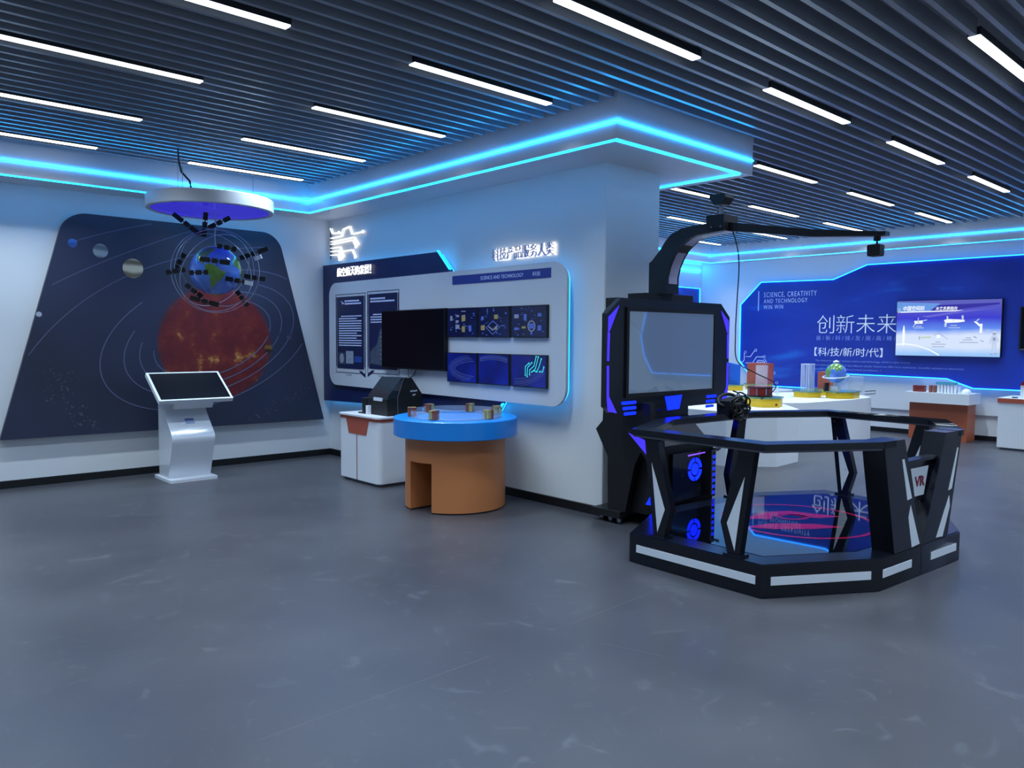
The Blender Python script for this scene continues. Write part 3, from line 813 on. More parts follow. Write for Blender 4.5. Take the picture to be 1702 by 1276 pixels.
M['ic1'] = glow('icon_pale', (0.15, 0.20, 0.36), 0.8); M['ic2'] = glow('icon_olive', (0.19, 0.19, 0.10), 0.8); M['ic3'] = glow('icon_blue', (0.05, 0.10, 0.42), 0.9)
for r in range(2):
    for c in range(3):
        (ya, yb_), (za, zb) = GY[c], GZ[r]
        s = thing('square_screen', NAMES[r][c], 'screen', (XS, (ya + yb_) / 2, zb), 'square screens on the white board')
        b = MB(); b.prism(yz(XS, [(ya, za), (yb_, za), (yb_, zb), (ya, zb)]), (0.025, 0, 0)); b.bevel(0.003, 1); b.build('bezel', M['black'], s)
        MB().prism(yz(XS - 0.0005, [(ya - 0.008, za - 0.008), (yb_ + 0.008, za - 0.008), (yb_ + 0.008, zb + 0.008), (ya - 0.008, zb + 0.008)]), (-0.001, 0, 0)).build('display', M['sq_blue'] if r else M['sq_navy'], s)
        xs_ = XS - 0.002; W = ya - yb_; H = za - zb; b = MB()
        P = lambda u, v: (ya - W * u, za - H * v)
        if r == 0:
            spots = {0: [(0.15, 0.35, 0.07, 0.16, 0), (0.36, 0.27, 0.10, 0.06, 0), (0.56, 0.35, 0.12, 0.2, 1), (0.35, 0.46, 0.1, 0.08, 0), (0.36, 0.64, 0.13, 0.14, 0), (0.56, 0.72, 0.1, 0.2, 1), (0.78, 0.7, 0.08, 0.2, 2), (0.56, 0.12, 0.14, 0.03, 0)],
                     1: [(0.14, 0.36, 0.08, 0.1, 2), (0.58, 0.33, 0.12, 0.14, 1), (0.15, 0.68, 0.13, 0.16, 1), (0.58, 0.7, 0.08, 0.1, 1), (0.8, 0.62, 0.14, 0.03, 2), (0.3, 0.15, 0.02, 0.2, 2), (0.5, 0.1, 0.02, 0.12, 2)],
                     2: [(0.15, 0.33, 0.13, 0.12, 0), (0.4, 0.36, 0.08, 0.18, 2), (0.8, 0.3, 0.1, 0.1, 2), (0.15, 0.72, 0.12, 0.08, 2), (0.36, 0.68, 0.11, 0.07, 1), (0.58, 0.64, 0.14, 0.16, 2), (0.58, 0.85, 0.05, 0.12, 2), (0.8, 0.7, 0.1, 0.16, 2)]}[c]
            for u, v, w, h, mi in spots:
                y, z = P(u, v); dots(b, y, z, w * W, h * H, mi)
            for k in range(26): dots(b, *P(0.08 + 0.84 * rnd.random(), 0.08 + 0.84 * rnd.random()), W * (0.015 + 0.04 * rnd.random()), H * (0.012 + 0.03 * rnd.random()), 2)
            if c == 1:
                b.ribbon(yz(xs_, [P(0.26, 0.68), P(0.48, 0.46), P(0.70, 0.66), P(0.48, 0.9)]), True, (-1, 0, 0), (0.008, 0.001), 2)
                b.ribbon(yz(xs_, [P(0.34, 0.64), P(0.48, 0.76), P(0.62, 0.62)]), False, (-1, 0, 0), (0.012, 0.001), 0)
            if c == 2: b.ribbon(yz(xs_, [(P(0.58, 0.64)[0] + 0.045 * math.cos(k * 0.3927), P(0.58, 0.64)[1] + 0.045 * math.sin(k * 0.3927)) for k in range(16)]), True, (-1, 0, 0), (0.01, 0.0015), 0)
            b.build('display_icons', [M['ic1'], M['ic2'], M['ic3']], s)
        else:
            for k in range(5):
                if c == 0: pts = [P(0.08 + 0.05 * k + 0.86 * (1 - math.cos(t)), 0.52 + (0.46 - 0.05 * k) * math.sin(t)) for t in [(-1.3 + q * 0.13) for q in range(21)]]
                elif c == 1: pts = [P(0.05 + 0.045 * q, 0.05 + 0.035 * k + 0.08 * ((q - 10) / 10) ** 2) for q in range(21)]
                else: pts = [P(0.10 + 0.042 * q, 0.97 - 0.055 * k - 0.38 * (q / 20) ** 2.2) for q in range(21)]
                pts = [p for p in pts if yb_ + 0.012 < p[0] < ya - 0.012 and zb + 0.012 < p[1] < za - 0.012]
                if len(pts) > 2: b.ribbon(yz(xs_, pts), False, (-1, 0, 0), (0.002 + 0.001 * (k % 3), 0.0008))
            b.build('light_trails', M['bluescreenline'], s)
            if c == 2:
                b = MB()
                for pts in ([(0.42, 0.62), (0.42, 0.36), (0.52, 0.26)], [(0.47, 0.66), (0.48, 0.40), (0.60, 0.24)], [(0.54, 0.60), (0.54, 0.46), (0.66, 0.34), (0.72, 0.05)], [(0.60, 0.52), (0.70, 0.42), (0.78, 0.06)], [(0.74, 0.5), (0.8, 0.36), (0.86, 0.12)], [(0.82, 0.5), (0.9, 0.5), (0.93, 0.36)], [(0.66, 0.48), (0.72, 0.5)]):
                    pp = [P(*q) for q in pts]; b.ribbon(yz(xs_ - 0.001, pp), False, (-1, 0, 0), (0.009, 0.001))
                    for q in (pp[0], pp[-1]): b.prism(yz(xs_ - 0.001, [(q[0] + 0.009 * math.cos(k * 0.785), q[1] + 0.009 * math.sin(k * 0.785)) for k in range(8)]), (-0.001, 0, 0))
                b.build('circuit_tree', M['cyanprint'], s)
# signs -------------------------------------------------------------------
sg = thing('letter_sign', 'white glowing Chinese letter sign on the navy board', 'sign', (4.85, 8.1, 2.25))
W8 = '航空航天的发展!'
for i, ch in enumerate(W8):
    text_part('character', ch, M['letterlit'] if 'letterlit' in M else M.setdefault('letterlit', glow('lit_letter', (0.95, 0.97, 1.0), 1.15)), sg, (4.84, 8.475 - 0.104 * i - (0.016 if ch == '!' else 0), 2.235), UNY, UZ, width=0.098 if ch != '!' else 0.02, height=0.105, depth=0.012, bold=0.008)
sg = thing('halo_letter_sign', 'backlit grey Chinese letter sign above the right end of the white board', 'sign', (4.92, 5.28, 2.25))
for i, ch in enumerate('科技产品服务人类'):
    o = (4.915, 5.672 - 0.1045 * i, 2.243)
    text_part('character', ch, M['letterface'], sg, o, UNY, UZ, width=0.094, height=0.110, depth=0.012, bold=-0.014)
    text_part('backlight', ch, M['halo'], sg, (4.945, o[1] + 0.003, o[2] - 0.003), UNY, UZ, width=0.102, height=0.118, depth=0.006, bold=0.012)
cs = thing('circuit_sign', 'glowing white circuit-line sign above the navy board in the corner', 'sign', (4.93, 8.4, 2.5))


def zpix(x, y):
    """circuit sign drawing, laid out on the display wall plane in metres"""
    # drawing box: 600..1180 across, 670..1220 down
    return (8.80 - (x - 605) / 575 * 0.80, 2.87 - (y - 690) / 530 * 0.40)


lines = [[(605, 700), (640, 790), (760, 770)], [(610, 865), (795, 830), (830, 720), (935, 680), (975, 800), (1160, 765)], [(610, 925), (1010, 850), (1075, 960)], [(610, 965), (990, 895), (1040, 1005)],
         [(610, 1030), (770, 1005), (825, 1160)], [(610, 1085), (745, 1065), (795, 1200)], [(610, 1145), (730, 1130), (765, 1210)], [(800, 1080), (980, 1050), (1030, 1165)]]
zz = []
for Ls in lines: zz.append([zpix(x, y + (x - 605) * 0.155) for x, y in Ls])
b = MB(); b2 = MB()
for Ls in zz:
    b.ribbon(yz(4.93, Ls), False, (-1, 0, 0), (0.011, 0.012)); b2.ribbon(yz(4.945, Ls), False, (1, 0, 0), (0.012, 0.006))
    q = Ls[-1]; b.prism(yz(4.93, [(q[0] + 0.020 * math.cos(k * 0.5236), q[1] + 0.020 * math.sin(k * 0.5236)) for k in range(12)]), (-0.012, 0, 0))
b.build('tube', M['letterlit'], cs); b2.build('backlight', M['letterlit'], cs)
MB().tube([(4.94, 8.815, 2.86), (4.94, 8.815, 2.48)], 0.006, 6).build('feed_wire', M['cable'], cs)

# ------------------------------------------------------------------ cabinet with the black machine
cab = thing('white_cabinet', 'white cabinet with terracotta trim under the black machine', 'cabinet', (4.5, 6.93, 0))
foot = rounded([(4.185, 6.545), (4.84, 6.545), (4.84, 7.325), (4.185, 7.325)], [0.06, 0.01, 0.01, 0.06], 6)
MB().prism(xy(0, rounded([(4.215, 6.58), (4.83, 6.58), (4.83, 7.29), (4.215, 7.29)], [0.05, 0, 0, 0.05], 5)), (0, 0, 0.03)).build('plinth', M['railgrey'], cab)
MB().prism(xy(0.03, foot), (0, 0, 0.624)).build('body', M['white'], cab)
MB().prism(xy(0.654, rounded([(4.18, 6.54), (4.84, 6.54), (4.84, 7.33), (4.18, 7.33)], [0.065, 0, 0, 0.065], 6)), (0, 0, 0.032)).build('trim_band', M['redbrown'], cab)
MB().prism(xy(0.686, rounded([(4.17, 6.53), (4.845, 6.53), (4.845, 7.34), (4.17, 7.34)], [0.07, 0, 0, 0.07], 6)), (0, 0, 0.017)).build('worktop', M['white'], cab)
MB().prism(yz(4.1855, [(7.165, 0.655), (6.725, 0.655), (6.775, 0.503), (7.115, 0.503)]), (-0.004, 0, 0)).build('front_inlay', M['redbrown'], cab)
MB().box(4.182, 6.9505, 0.03, 4.187, 6.9615, 0.503).build('door_gap', M['brown'], cab)
mach = thing('black_machine', 'black gabled desktop machine with clear sloping hood on white cabinet', 'machine', (4.54, 6.78, 0.703))
prof = [(4.33, 0.703), (4.33, 0.862), (4.452, 0.885), (4.53, 1.085), (4.63, 1.085), (4.76, 0.915), (4.76, 0.703)]
b = MB(); b.prism(xz(6.61, prof), (0, 0.37, 0)); b.bevel(0.005, 2); b.build('casing', M['blackmatte'], mach)
M['smoke'] = mat('smoked_hood', (40, 48, 56), 0.06, coat=0.6)
b = MB(); b.prism(xz(6.612, [(4.333, 0.866), (4.338, 0.90), (4.50, 1.088), (4.528, 1.089), (4.455, 0.888)]), (0, 0.366, 0)); b.bevel(0.003, 1); b.build('hood', M['smoke'], mach)
MB().tube([(4.527, 6.607, 1.088), (4.452, 6.607, 0.885), (4.455, 6.607, 0.706)], 0.0025, 6).build('seam', M['railgrey'], mach)
b = MB(); b.box(4.325, 6.70, 0.85, 4.333, 6.86, 0.885).bevel(0.003, 1); b.build('paper_tray', M['inlay'], mach)
b = MB()
for k, (dx, dz, w) in enumerate(((0, 0, 0.02), (0.024, 0.003, 0.015), (0.044, 0.0, 0.016), (0.064, 0.004, 0.02), (0.03, -0.04, 0.014), (0.05, -0.035, 0.012))): b.box(4.61 + dx, 6.606, 0.94 + dz, 4.61 + dx + w, 6.61, 0.955 + dz)
b.build('emblem', M['inlay'], mach)
b = MB(); b.box(4.30, 6.99, 0.703, 4.46, 7.12, 0.715).prism(xy(0.715, rounded([(4.33, 7.02), (4.43, 7.02), (4.43, 7.11), (4.33, 7.11)], 0.03, 5)), (0, 0, 0.135)).prism(xy(0.85, rounded([(4.325, 7.015), (4.435, 7.015), (4.435, 7.115), (4.325, 7.115)], 0.03, 5)), (0, 0, 0.014))
tag(b.build('canister', M['blackmatte']), 'small dark lidded canister on a tray on the white cabinet', 'canister')
b = MB(); b.box(4.355, 6.992, 0.7155, 4.43, 7.016, 0.835); b.bevel(0.004, 1); tag(b.build('carton', M['white']), 'taller slim white carton beside the dark canister', 'carton')
b = MB(); b.box(4.285, 6.905, 0.703, 4.325, 6.945, 0.795); b.bevel(0.003, 1); tag(b.build('carton', M['white']), 'small white carton at the foot of the black machine', 'carton')

# ------------------------------------------------------------------ round table with acrylic ring
TX, TY = 4.305, 5.465
rt_ = thing('round_table', 'round orange table with a thick blue top', 'table', (TX, TY, 0))
R = 0.45; pts = []
hw0, hw1 = 5.275, 5.53       # notch between these y, open toward -x
N = 96
for k in range(N):
    t = math.radians(180) + 2 * math.pi * k / N
    pts.append((TX + R * math.cos(t), TY + R * math.sin(t)))
xa = lambda y: TX - math.sqrt(R * R - (y - TY) ** 2)
ring_pts = [p for p in pts if not (p[0] < TX and hw0 < p[1] < hw1)]
# order starting just after the notch, going counter-clockwise
ring_pts.sort(key=lambda p: (math.atan2(p[1] - TY, p[0] - TX) - math.atan2(hw0 - TY, xa(hw0) - TX)) % (2 * math.pi))
poly = [(xa(hw0), hw0)] + ring_pts + [(xa(hw1), hw1), (TX - 0.02, hw1), (TX - 0.02, hw0)]
b = MB(); b.prism(xy(0.012, poly), (0, 0, 0.418))
b.prism(xy(0.43, pts), (0, 0, 0.21))
for f in b.bm.faces:
    f.normal_update()
    if abs(f.normal.z) < 0.5 and (Vector((f.calc_center_median().x - TX, f.calc_center_median().y - TY)).length > R - 0.01): f.smooth = True
b.build('drum_base', M['orange'], rt_)
MB().prism(xy(0, [(TX + (p[0] - TX) * 0.975, TY + (p[1] - TY) * 0.975) for p in poly]), (0, 0, 0.012)).build('plinth', M['black'], rt_)
b = MB(); b.lathe([(0, 0.64), (0.546, 0.64), (0.554, 0.646), (0.554, 0.792), (0.546, 0.80), (0, 0.80)], (TX, TY, 0), 96); b.build('table_top', M['blueTop'], rt_)
tr = thing('acrylic_ring_track', 'clear acrylic ring track lying on the blue table top', 'track', (TX, TY, 0.80))
RR = 0.40
b = MB(); b.lathe([(RR - 0.006, 0.80), (RR + 0.006, 0.80), (RR + 0.006, 0.862), (RR - 0.006, 0.862)], (TX, TY, 0), 96, close=True); b.build('ring_wall', M['acryl'], tr)
b = MB(); b.lathe([(RR - 0.05, 0.80), (RR + 0.02, 0.80), (RR + 0.02, 0.806), (RR - 0.05, 0.806)], (TX, TY, 0), 96, close=True); b.build('ring_floor', M['acryl'], tr)
BLK = [(-166, 'at the left end'), (-108, 'nearest, left of centre'), (-58, 'nearest, right of centre'), (-12, 'at the right end'), (42, 'at the back on the right'), (128, 'at the back on the left')]
vdir = math.atan2(TY, TX)


def ringpt(sx, sy):
    """point of the ring by its bearing seen from the doorway side: sx right, sy away"""
    ux, uy = math.sin(vdir), -math.cos(vdir)
    return TX + RR * (ux * sx + math.cos(vdir) * sy), TY + RR * (uy * sx + math.sin(vdir) * sy)


for sx, sy, lab in ((-0.97, -0.1, 'magnet block clipped on the clear ring at its left end'), (-0.46, -0.89, 'magnet block on the near side of the clear ring, left one'), (0.70, -0.72, 'magnet block on the near side of the clear ring, right one'),
                    (0.94, 0.32, 'magnet block on the clear ring at its right end'), (0.34, 0.94, 'magnet block on the far side of the clear ring, right one'), (-0.62, 0.78, 'magnet block on the far side of the clear ring, left one')):
    x, y = ringpt(sx, sy); a = math.atan2(y - TY, x - TX); rad = Vector((math.cos(a), math.sin(a), 0)); tan = Vector((-rad.y, rad.x, 0))
    t = thing('magnet_block', 'olive and brown ' + lab, 'block', (x, y, 0.80), 'magnet blocks on the clear ring')
    for s_, mm, nm in ((-1, 'olive', 'wooden_half'), (1, 'brown', 'dark_half')):
        b = MB()
        for q in (-1, 1): b.obox(Vector((x, y, 0.84)) + rad * q * 0.021 + tan * s_ * 0.0165, rad * 0.0145, tan * 0.016, Vector((0, 0, 0.033)))
        b.obox(Vector((x, y, 0.874)) + tan * s_ * 0.0165, rad * 0.0355, tan * 0.016, Vector((0, 0, 0.009)))
        b.build(nm, M[mm], t)

# ------------------------------------------------------------------ VR standing platform
V = [Vector(p) for p in ((4.07, 3.27), (4.05, 2.28), (4.71, 1.88), (5.815, 1.80), (6.48, 2.13), (6.55, 3.11), (5.88, 3.52), (4.78, 3.59))]
VC = Vector((5.30, 2.70))
plat = thing('vr_platform', 'black octagonal virtual-reality standing platform with handrail and mirror deck', 'platform', (VC.x, VC.y, 0))


def inset(P, d):
    out = []; n = len(P)
    for i in range(n):
        a, p, c = P[i - 1], P[i], P[(i + 1) % n]
        n1 = Vector((-(p - a).y, (p - a).x)).normalized(); n2 = Vector((-(c - p).y, (c - p).x)).normalized()
        k = (n1 + n2).normalized(); out.append(p + k * d / max(0.3, k.dot(n1)))
    return out


b = MB(); b.prism(xy(0.004, V), (0, 0, 0.192)); b.bevel(0.004, 1); b.build('base', M['railblack'], plat)
Vi = inset(V, 0.17)
MB().prism(xy(0.196, inset(V, 0.012)), (0, 0, 0.004)).build('deck_rim', M['railblack'], plat)
MB().prism(xy(0.199, Vi), (0, 0, 0.003)).build('mirror_deck', M['deckplate'], plat)
Vs = inset(V, 0.165)
b = MB(); pc = [(p.x, p.y, 0.2025) for p in inset(V, 0.17)]
b.ribbon([(VC.x - 0.03 + 0.52 * math.cos(2 * math.pi * k / 72), VC.y + 0.52 * math.sin(2 * math.pi * k / 72), 0.2022) for k in range(72)], True, (0, 0, 1), (0.030, 0.0004))
b.build('printed_ring', M['magenta'], plat)
LV = Vector((0.64, 0.77)); LU = Vector((0.77, -0.64)); LC = Vector((5.24, 2.72))


def lp(u, v): q = LC + LU * u + LV * v; return (q.x, q.y, 0.2022)


b = MB()
b.prism([lp(*p) for p in ((-0.34, 0.05), (-0.12, 0.26), (0.10, 0.30), (0.24, 0.20), (0.42, 0.10), (0.22, 0.06), (0.13, 0.10), (0.02, 0.19), (-0.1, 0.12), (-0.14, 0.03))], (0, 0, 0.0004))
b.prism([lp(*p) for p in ((-0.44, -0.20), (-0.2, -0.10), (0.12, -0.12), (0.28, -0.22), (0.04, -0.26), (-0.24, -0.26))], (0, 0, 0.0004))
b.ribbon([lp(0.04 + 0.10 * math.cos(2 * math.pi * k / 30), 0.10 + 0.075 * math.sin(2 * math.pi * k / 30)) for k in range(30)], True, (0, 0, 1), (0.03, 0.0004))
b.build('printed_emblem', M['magenta'], plat)


def edge_frame(i):
    a = V[i].to_3d(); c = V[(i + 1) % 8].to_3d(); d = (c - a); L_ = d.length; d.normalize()
    return a, d, Vector((-d.y, d.x, 0)), L_


def on_edge(i, t, z, off):
    a, d, n, L_ = edge_frame(i)
    return a + d * t + n * off + Vector((0, 0, z))


def strips(i, spans):
    for t0, t1 in spans:
        b = MB(); b.prism([on_edge(i, t, z, -0.0005) for t, z in ((t0, 0.078), (t1, 0.078), (t1, 0.128), (t0, 0.128))], edge_frame(i)[2] * -0.003)
        b.build('side_strip', M['inlay'], plat)


strips(0, [(0.06, 0.95)]); strips(1, [(0.057, 0.71)]); strips(2, [(0.03, 0.40), (0.67, 1.05)]); strips(3, [(0.06, 0.68)]); strips(4, [(0.06, 0.93)]); strips(5, [(0.06, 0.72)]); strips(7, [(0.06, 0.72)])
b = MB(); b.prism([on_edge(2, t, z, -0.0005) for t, z in ((0.53, 0.01), (0.536, 0.01), (0.536, 0.196), (0.53, 0.196))], edge_frame(2)[2] * -0.001); b.build('panel_seam', M['blackmatte'], plat)


def post(i, mirror, L0, width=0.055, off=0.035, inlay=True):
    """kinked plate post standing on edge i of the octagon; mirror flips it to the other end of the edge"""
    a, d, n, L_ = edge_frame(i)
    f = (lambda t: L0 - t) if mirror else (lambda t: t)
    outl = [(0.172, 0.21), (0.255, 0.21), (0.308, 0.395), (0.186, 0.856), (0.085, 0.856)]
    b = MB(); b.prism([on_edge(i, f(t), z, off) for t, z in outl], n * width); b.bevel(0.003, 1, 20); p = b.build('post', M['railblack'], plat)
    if inlay:
        b = MB()
        inner = [(0.205, 0.235), (0.262, 0.395), (0.148, 0.69)]
        b.prism([on_edge(i, f(t), z, off - 0.0005) for t, z in inner], n * -0.002)
        b.prism([on_edge(i, f(t), z, off + width + 0.0005) for t, z in inner], n * 0.002)
        b.build('post_inlay', M['inlay'], p)
    b = MB(); c = on_edge(i, f(0.214), 0.206, off + width / 2); b.obox(c, d * 0.062, n * 0.045, Vector((0, 0, 0.007))); b.bevel(0.002, 1); b.build('foot_plate', M['railblack'], p)
    b = MB()
    for t, z in ((0.12, 0.815), (0.235, 0.42), (0.222, 0.30)):
        b.obox(on_edge(i, f(t), z, off + width + 0.002), d * 0.004, n * 0.003, Vector((0, 0, 0.004)))
    b.build('bolts', M['steel'], p)


post(0, False, 0.99); post(0, True, 0.99); post(4, False, 0.982); post(4, True, 0.982); post(6, False, 1.10, inlay=False)


def gate_post(mirror):
    i = 2; a, d, n, L_ = edge_frame(i); f = (lambda t: L_ - t) if mirror else (lambda t: t)
    b = MB(); b.prism([on_edge(i, f(t), z, 0.01) for t, z in ((0.19, 0.2), (0.50, 0.2), (0.235, 0.90), (0.01, 0.90))], n * 0.13); b.bevel(0.004, 1, 20); p = b.build('gate_post', M['railblack'], plat)
    b = MB()
    for q in (((0.245, 0.775), (0.235, 0.775), (0.312, 0.512), (0.372, 0.515)), ((0.335, 0.405), (0.358, 0.475), (0.475, 0.215), (0.40, 0.215))):
        b.prism([on_edge(i, f(t), z, 0.0095) for t, z in q], n * -0.002)
    b.build('post_inlay', M['inlay'], p)


def gate_post2(mirror):
    # sloping plate post: inner white inlay strips follow its slanted side
    i = 2; a, d, n, L_ = edge_frame(i); f = (lambda t: 1.11 - t) if mirror else (lambda t: t)
    outl = [(0.17, 0.2), (0.53, 0.2), (0.255, 0.90), (-0.005, 0.90)] if not mirror else [(0.20, 0.2), (0.57, 0.2), (0.28, 0.90), (0.03, 0.90)]
    b = MB(); b.prism([on_edge(i, f(t), z, 0.0) for t, z in outl], n * 0.14); b.bevel(0.004, 1, 20); p = b.build('gate_post', M['railblack'], plat)
    b = MB()
    if not mirror: qs = (((0.225, 0.775), (0.252, 0.778), (0.372, 0.522), (0.312, 0.515)), ((0.335, 0.405), (0.36, 0.478), (0.50, 0.213), (0.395, 0.206)))
    else: qs = (((0.085, 0.783), (0.10, 0.79), (0.215, 0.51), (0.165, 0.517)), ((0.20, 0.474), (0.185, 0.40), (0.28, 0.21), (0.37, 0.215)))
    for q in qs: b.prism([on_edge(i, f(t), z, -0.0005) for t, z in q], n * -0.002)
    b.build('post_inlay', M['inlay'], p)
    return p


gate_post2(False); gate_post2(True)
# entrance barrier with the VR plate, set between the two gate posts
def G(t, z, o): return on_edge(2, t, z, o)
_, gd, gn, _ = edge_frame(2)
b = MB(); b.prism([G(t, z, 0.05) for t, z in ((0.30, 0.735), (0.84, 0.735), (0.70, 0.475), (0.43, 0.475))], gn * 0.03); b.bevel(0.003, 1); gb = b.build('gate_board', M['railblack'], plat)
b = MB(); b.prism([G(t, z, 0.0495) for t, z in ((0.452, 0.690), (0.700, 0.690), (0.645, 0.505), (0.520, 0.505))], gn * -0.002); b.build('sign_plate', M['inlay'], gb)
M['vrred'] = mat('dark_red_sign_ink', (150, 22, 34), 0.4); M['vrblue'] = mat('navy_sign_ink', (40, 34, 92), 0.4)
text_part('lettering', 'VR', M['vrblue'], gb, G(0.508, 0.566, 0.0462), gd, UZ, width=0.140, height=0.068, depth=0.001, bold=0.035)
text_part('lettering', 'VR', M['vrred'], gb, G(0.511, 0.569, 0.0450), gd, UZ, width=0.134, height=0.062, depth=0.001, bold=0.01)
b = MB(); b.prism([G(t, z, 0.02) for t, z in ((0.27, 0.752), (0.86, 0.752), (0.85, 0.735), (0.28, 0.735))], gn * 0.07); b.build('gate_bar', M['railblack'], plat)

# handrail: a flat ring interrupted at the entrance
out = V; inn = inset(V, 0.135)
e0 = V[2] + (V[3] - V[2]).normalized() * 0.15; e1 = V[3] - (V[3] - V[2]).normalized() * 0.10
dn = Vector((-(V[3] - V[2]).y, (V[3] - V[2]).x)).normalized()
po = [e1, V[3], V[4], V[5], V[6], V[7], V[0], V[1], V[2], e0]
pi_ = [e1 + dn * 0.135, inn[3], inn[4], inn[5], inn[6], inn[7], inn[0], inn[1], inn[2], e0 + dn * 0.135]
b = MB()
for k in range(len(po) - 1): b.prism([(po[k].x, po[k].y, 0.862), (po[k + 1].x, po[k + 1].y, 0.862), (pi_[k + 1].x, pi_[k + 1].y, 0.862), (pi_[k].x, pi_[k].y, 0.862)], (0, 0, 0.04))
bmesh.ops.remove_doubles(b.bm, verts=b.bm.verts, dist=0.0005)
bmesh.ops.delete(b.bm, geom=[f for f in b.bm.faces if abs(f.normal.z) < 0.1 and False], context='FACES')
b.build('handrail', M['railblack'], plat)
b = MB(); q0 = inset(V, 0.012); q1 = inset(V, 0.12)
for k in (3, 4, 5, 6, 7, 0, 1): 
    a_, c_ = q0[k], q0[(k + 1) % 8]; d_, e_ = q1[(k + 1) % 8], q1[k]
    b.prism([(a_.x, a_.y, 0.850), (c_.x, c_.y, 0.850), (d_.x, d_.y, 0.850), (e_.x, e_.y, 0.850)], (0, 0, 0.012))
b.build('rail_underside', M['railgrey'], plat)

# ------------------------------------------------------------------ VR machine with display, behind the platform
vm = thing('vr_machine', 'black virtual-reality machine with violet-lit display frame and overhead arm', 'machine', (5.25, 3.95, 0))
b = MB(); b.prism(xy(0.05, [(4.81, 3.97), (5.42, 4.10), (5.80, 4.10), (5.80, 4.275), (4.81, 4.275)]), (0, 0, 0.055)); b.bevel(0.004, 1); b.build('floor_tray', M['blackmatte'], vm)
for x, y in ((4.86, 4.02), (4.87, 4.12), (5.6, 4.2), (4.9, 4.24)):
    b = MB(); th = [(x, y + 0.022 * math.cos(k * 0.4488), 0.026 + 0.022 * math.sin(k * 0.4488)) for k in range(14)]; b.prism(th, (0.018, 0, 0)); b.box(x - 0.004, y - 0.012, 0.03, x, y + 0.012, 0.054); b.box(x + 0.018, y - 0.012, 0.03, x + 0.022, y + 0.012, 0.054); b.build('caster', M['steel'], vm)
# pedestal tower standing behind the deck edge
b = MB(); b.box(4.93, 3.64, 0.10, 5.62, 4.20, 0.66); b.bevel(0.008, 1); b.build('tower', M['blackmatte'], vm)
b = MB(); b.prism([(4.97, y, z) for y, z in ((3.66, 0.66), (3.87, 0.86), (3.87, 1.0), (4.18, 1.0), (4.18, 0.66))], (0.61, 0, 0)); b.bevel(0.006, 1); b.build('neck', M['black'], vm)
b = MB(); b.prism([(4.85, y, z) for y, z in ((3.72, 1.0), (4.19, 1.0), (4.20, 0.83), (4.272, 0.755), (4.14, 0.54), (4.13, 0.105), (3.95, 0.105), (3.86, 0.5), (3.70, 0.80))], (0.06, 0, 0)); b.bevel(0.004, 1, 20); b.build('side_panel', M['blackmatte'], vm)
b = MB(); b.box(5.00, 3.60, 0.195, 5.60, 3.645, 0.60); b.bevel(0.004, 1); fp = b.build('fan_panel', M['blackgloss'], vm)


def fan(cx, cz, y, par):
    b = MB()
    b.prism(xz(y, [(cx + 0.048 * math.cos(k * 0.2618), cz + 0.048 * math.sin(k * 0.2618)) for k in range(24)]), (0, -0.003, 0))
    for q in range(4):
        a0 = math.radians(90 * q + 6); a1 = math.radians(90 * q + 84)
        P = [(cx + r * math.cos(a), cz + r * math.sin(a)) for r, rng in ((0.095, range(9)), (0.062, range(8, -1, -1))) for a in [a0 + (a1 - a0) * k / 8 for k in rng]]
        b.prism(xz(y, P), (0, -0.003, 0))
    b.build('fan_light', M['blueglow'], par)


fan(5.30, 0.452, 3.5995, fp)
b = MB()
for k in range(7): b.prism(xz(3.5995, [(5.545, 0.215 + k * 0.05), (5.585, 0.215 + k * 0.05), (5.588, 0.242 + k * 0.05), (5.548, 0.242 + k * 0.05)]), (0, -0.003, 0))
b.build('ladder_light', M['blueglow'], fp)
b = MB(); b.prism(xz(3.5995, [(5.20, 0.565), (5.44, 0.572), (5.44, 0.582), (5.20, 0.578)]), (0, -0.003, 0)); b.build('bar_light', M['violet_edge'], fp)
b = MB(); b.box(5.535, 3.585, 0.575, 5.61, 3.60, 0.585).box(5.535, 3.588, 0.21, 5.541, 3.60, 0.58).obox((5.625, 3.592, 0.592), (0.02, 0, 0.008), (0, 0.01, 0), (-0.004, 0, 0.01)); b.build('ladder_trim', M['railgrey'], fp)
b = MB()
for x, z in ((5.02, 0.60), (5.09, 0.50), (5.13, 0.42), (5.12, 0.24), (5.08, 0.235)): b.obox((x, 3.598, z), (0.003, 0, 0), (0, 0.002, 0), (0, 0, 0.003))
b.build('bolts', M['steel'], fp)
# glowing violet fins at the lower left
b = MB(); b.prism([(4.735, 3.835, 0.77), (4.735, 3.625, 0.715), (4.735, 3.618, 0.585)], (0.004, 0, 0)); b.build('side_light', M['violet'], vm)
b = MB(); b.prism([(4.74, 3.86, 0.79), (4.74, 3.61, 0.735), (4.74, 3.60, 0.55), (4.74, 3.63, 0.54)], (0.16, 0, 0)); b.build('side_fin', M['blackmatte'], vm)
b = MB(); b.prism([(4.84, 3.685, 0.45), (4.84, 3.665, 0.43), (4.84, 3.62, 0.21), (4.84, 3.735, 0.205), (4.84, 3.69, 0.28)], (0.004, 0, 0)); b.build('foot_light', M['blueglow'], vm)
b = MB(); b.prism([(4.844, 3.70, 0.47), (4.844, 3.62, 0.43), (4.844, 3.60, 0.20), (4.844, 3.77, 0.20)], (0.086, 0, 0)); b.build('foot_fin', M['blackmatte'], vm)
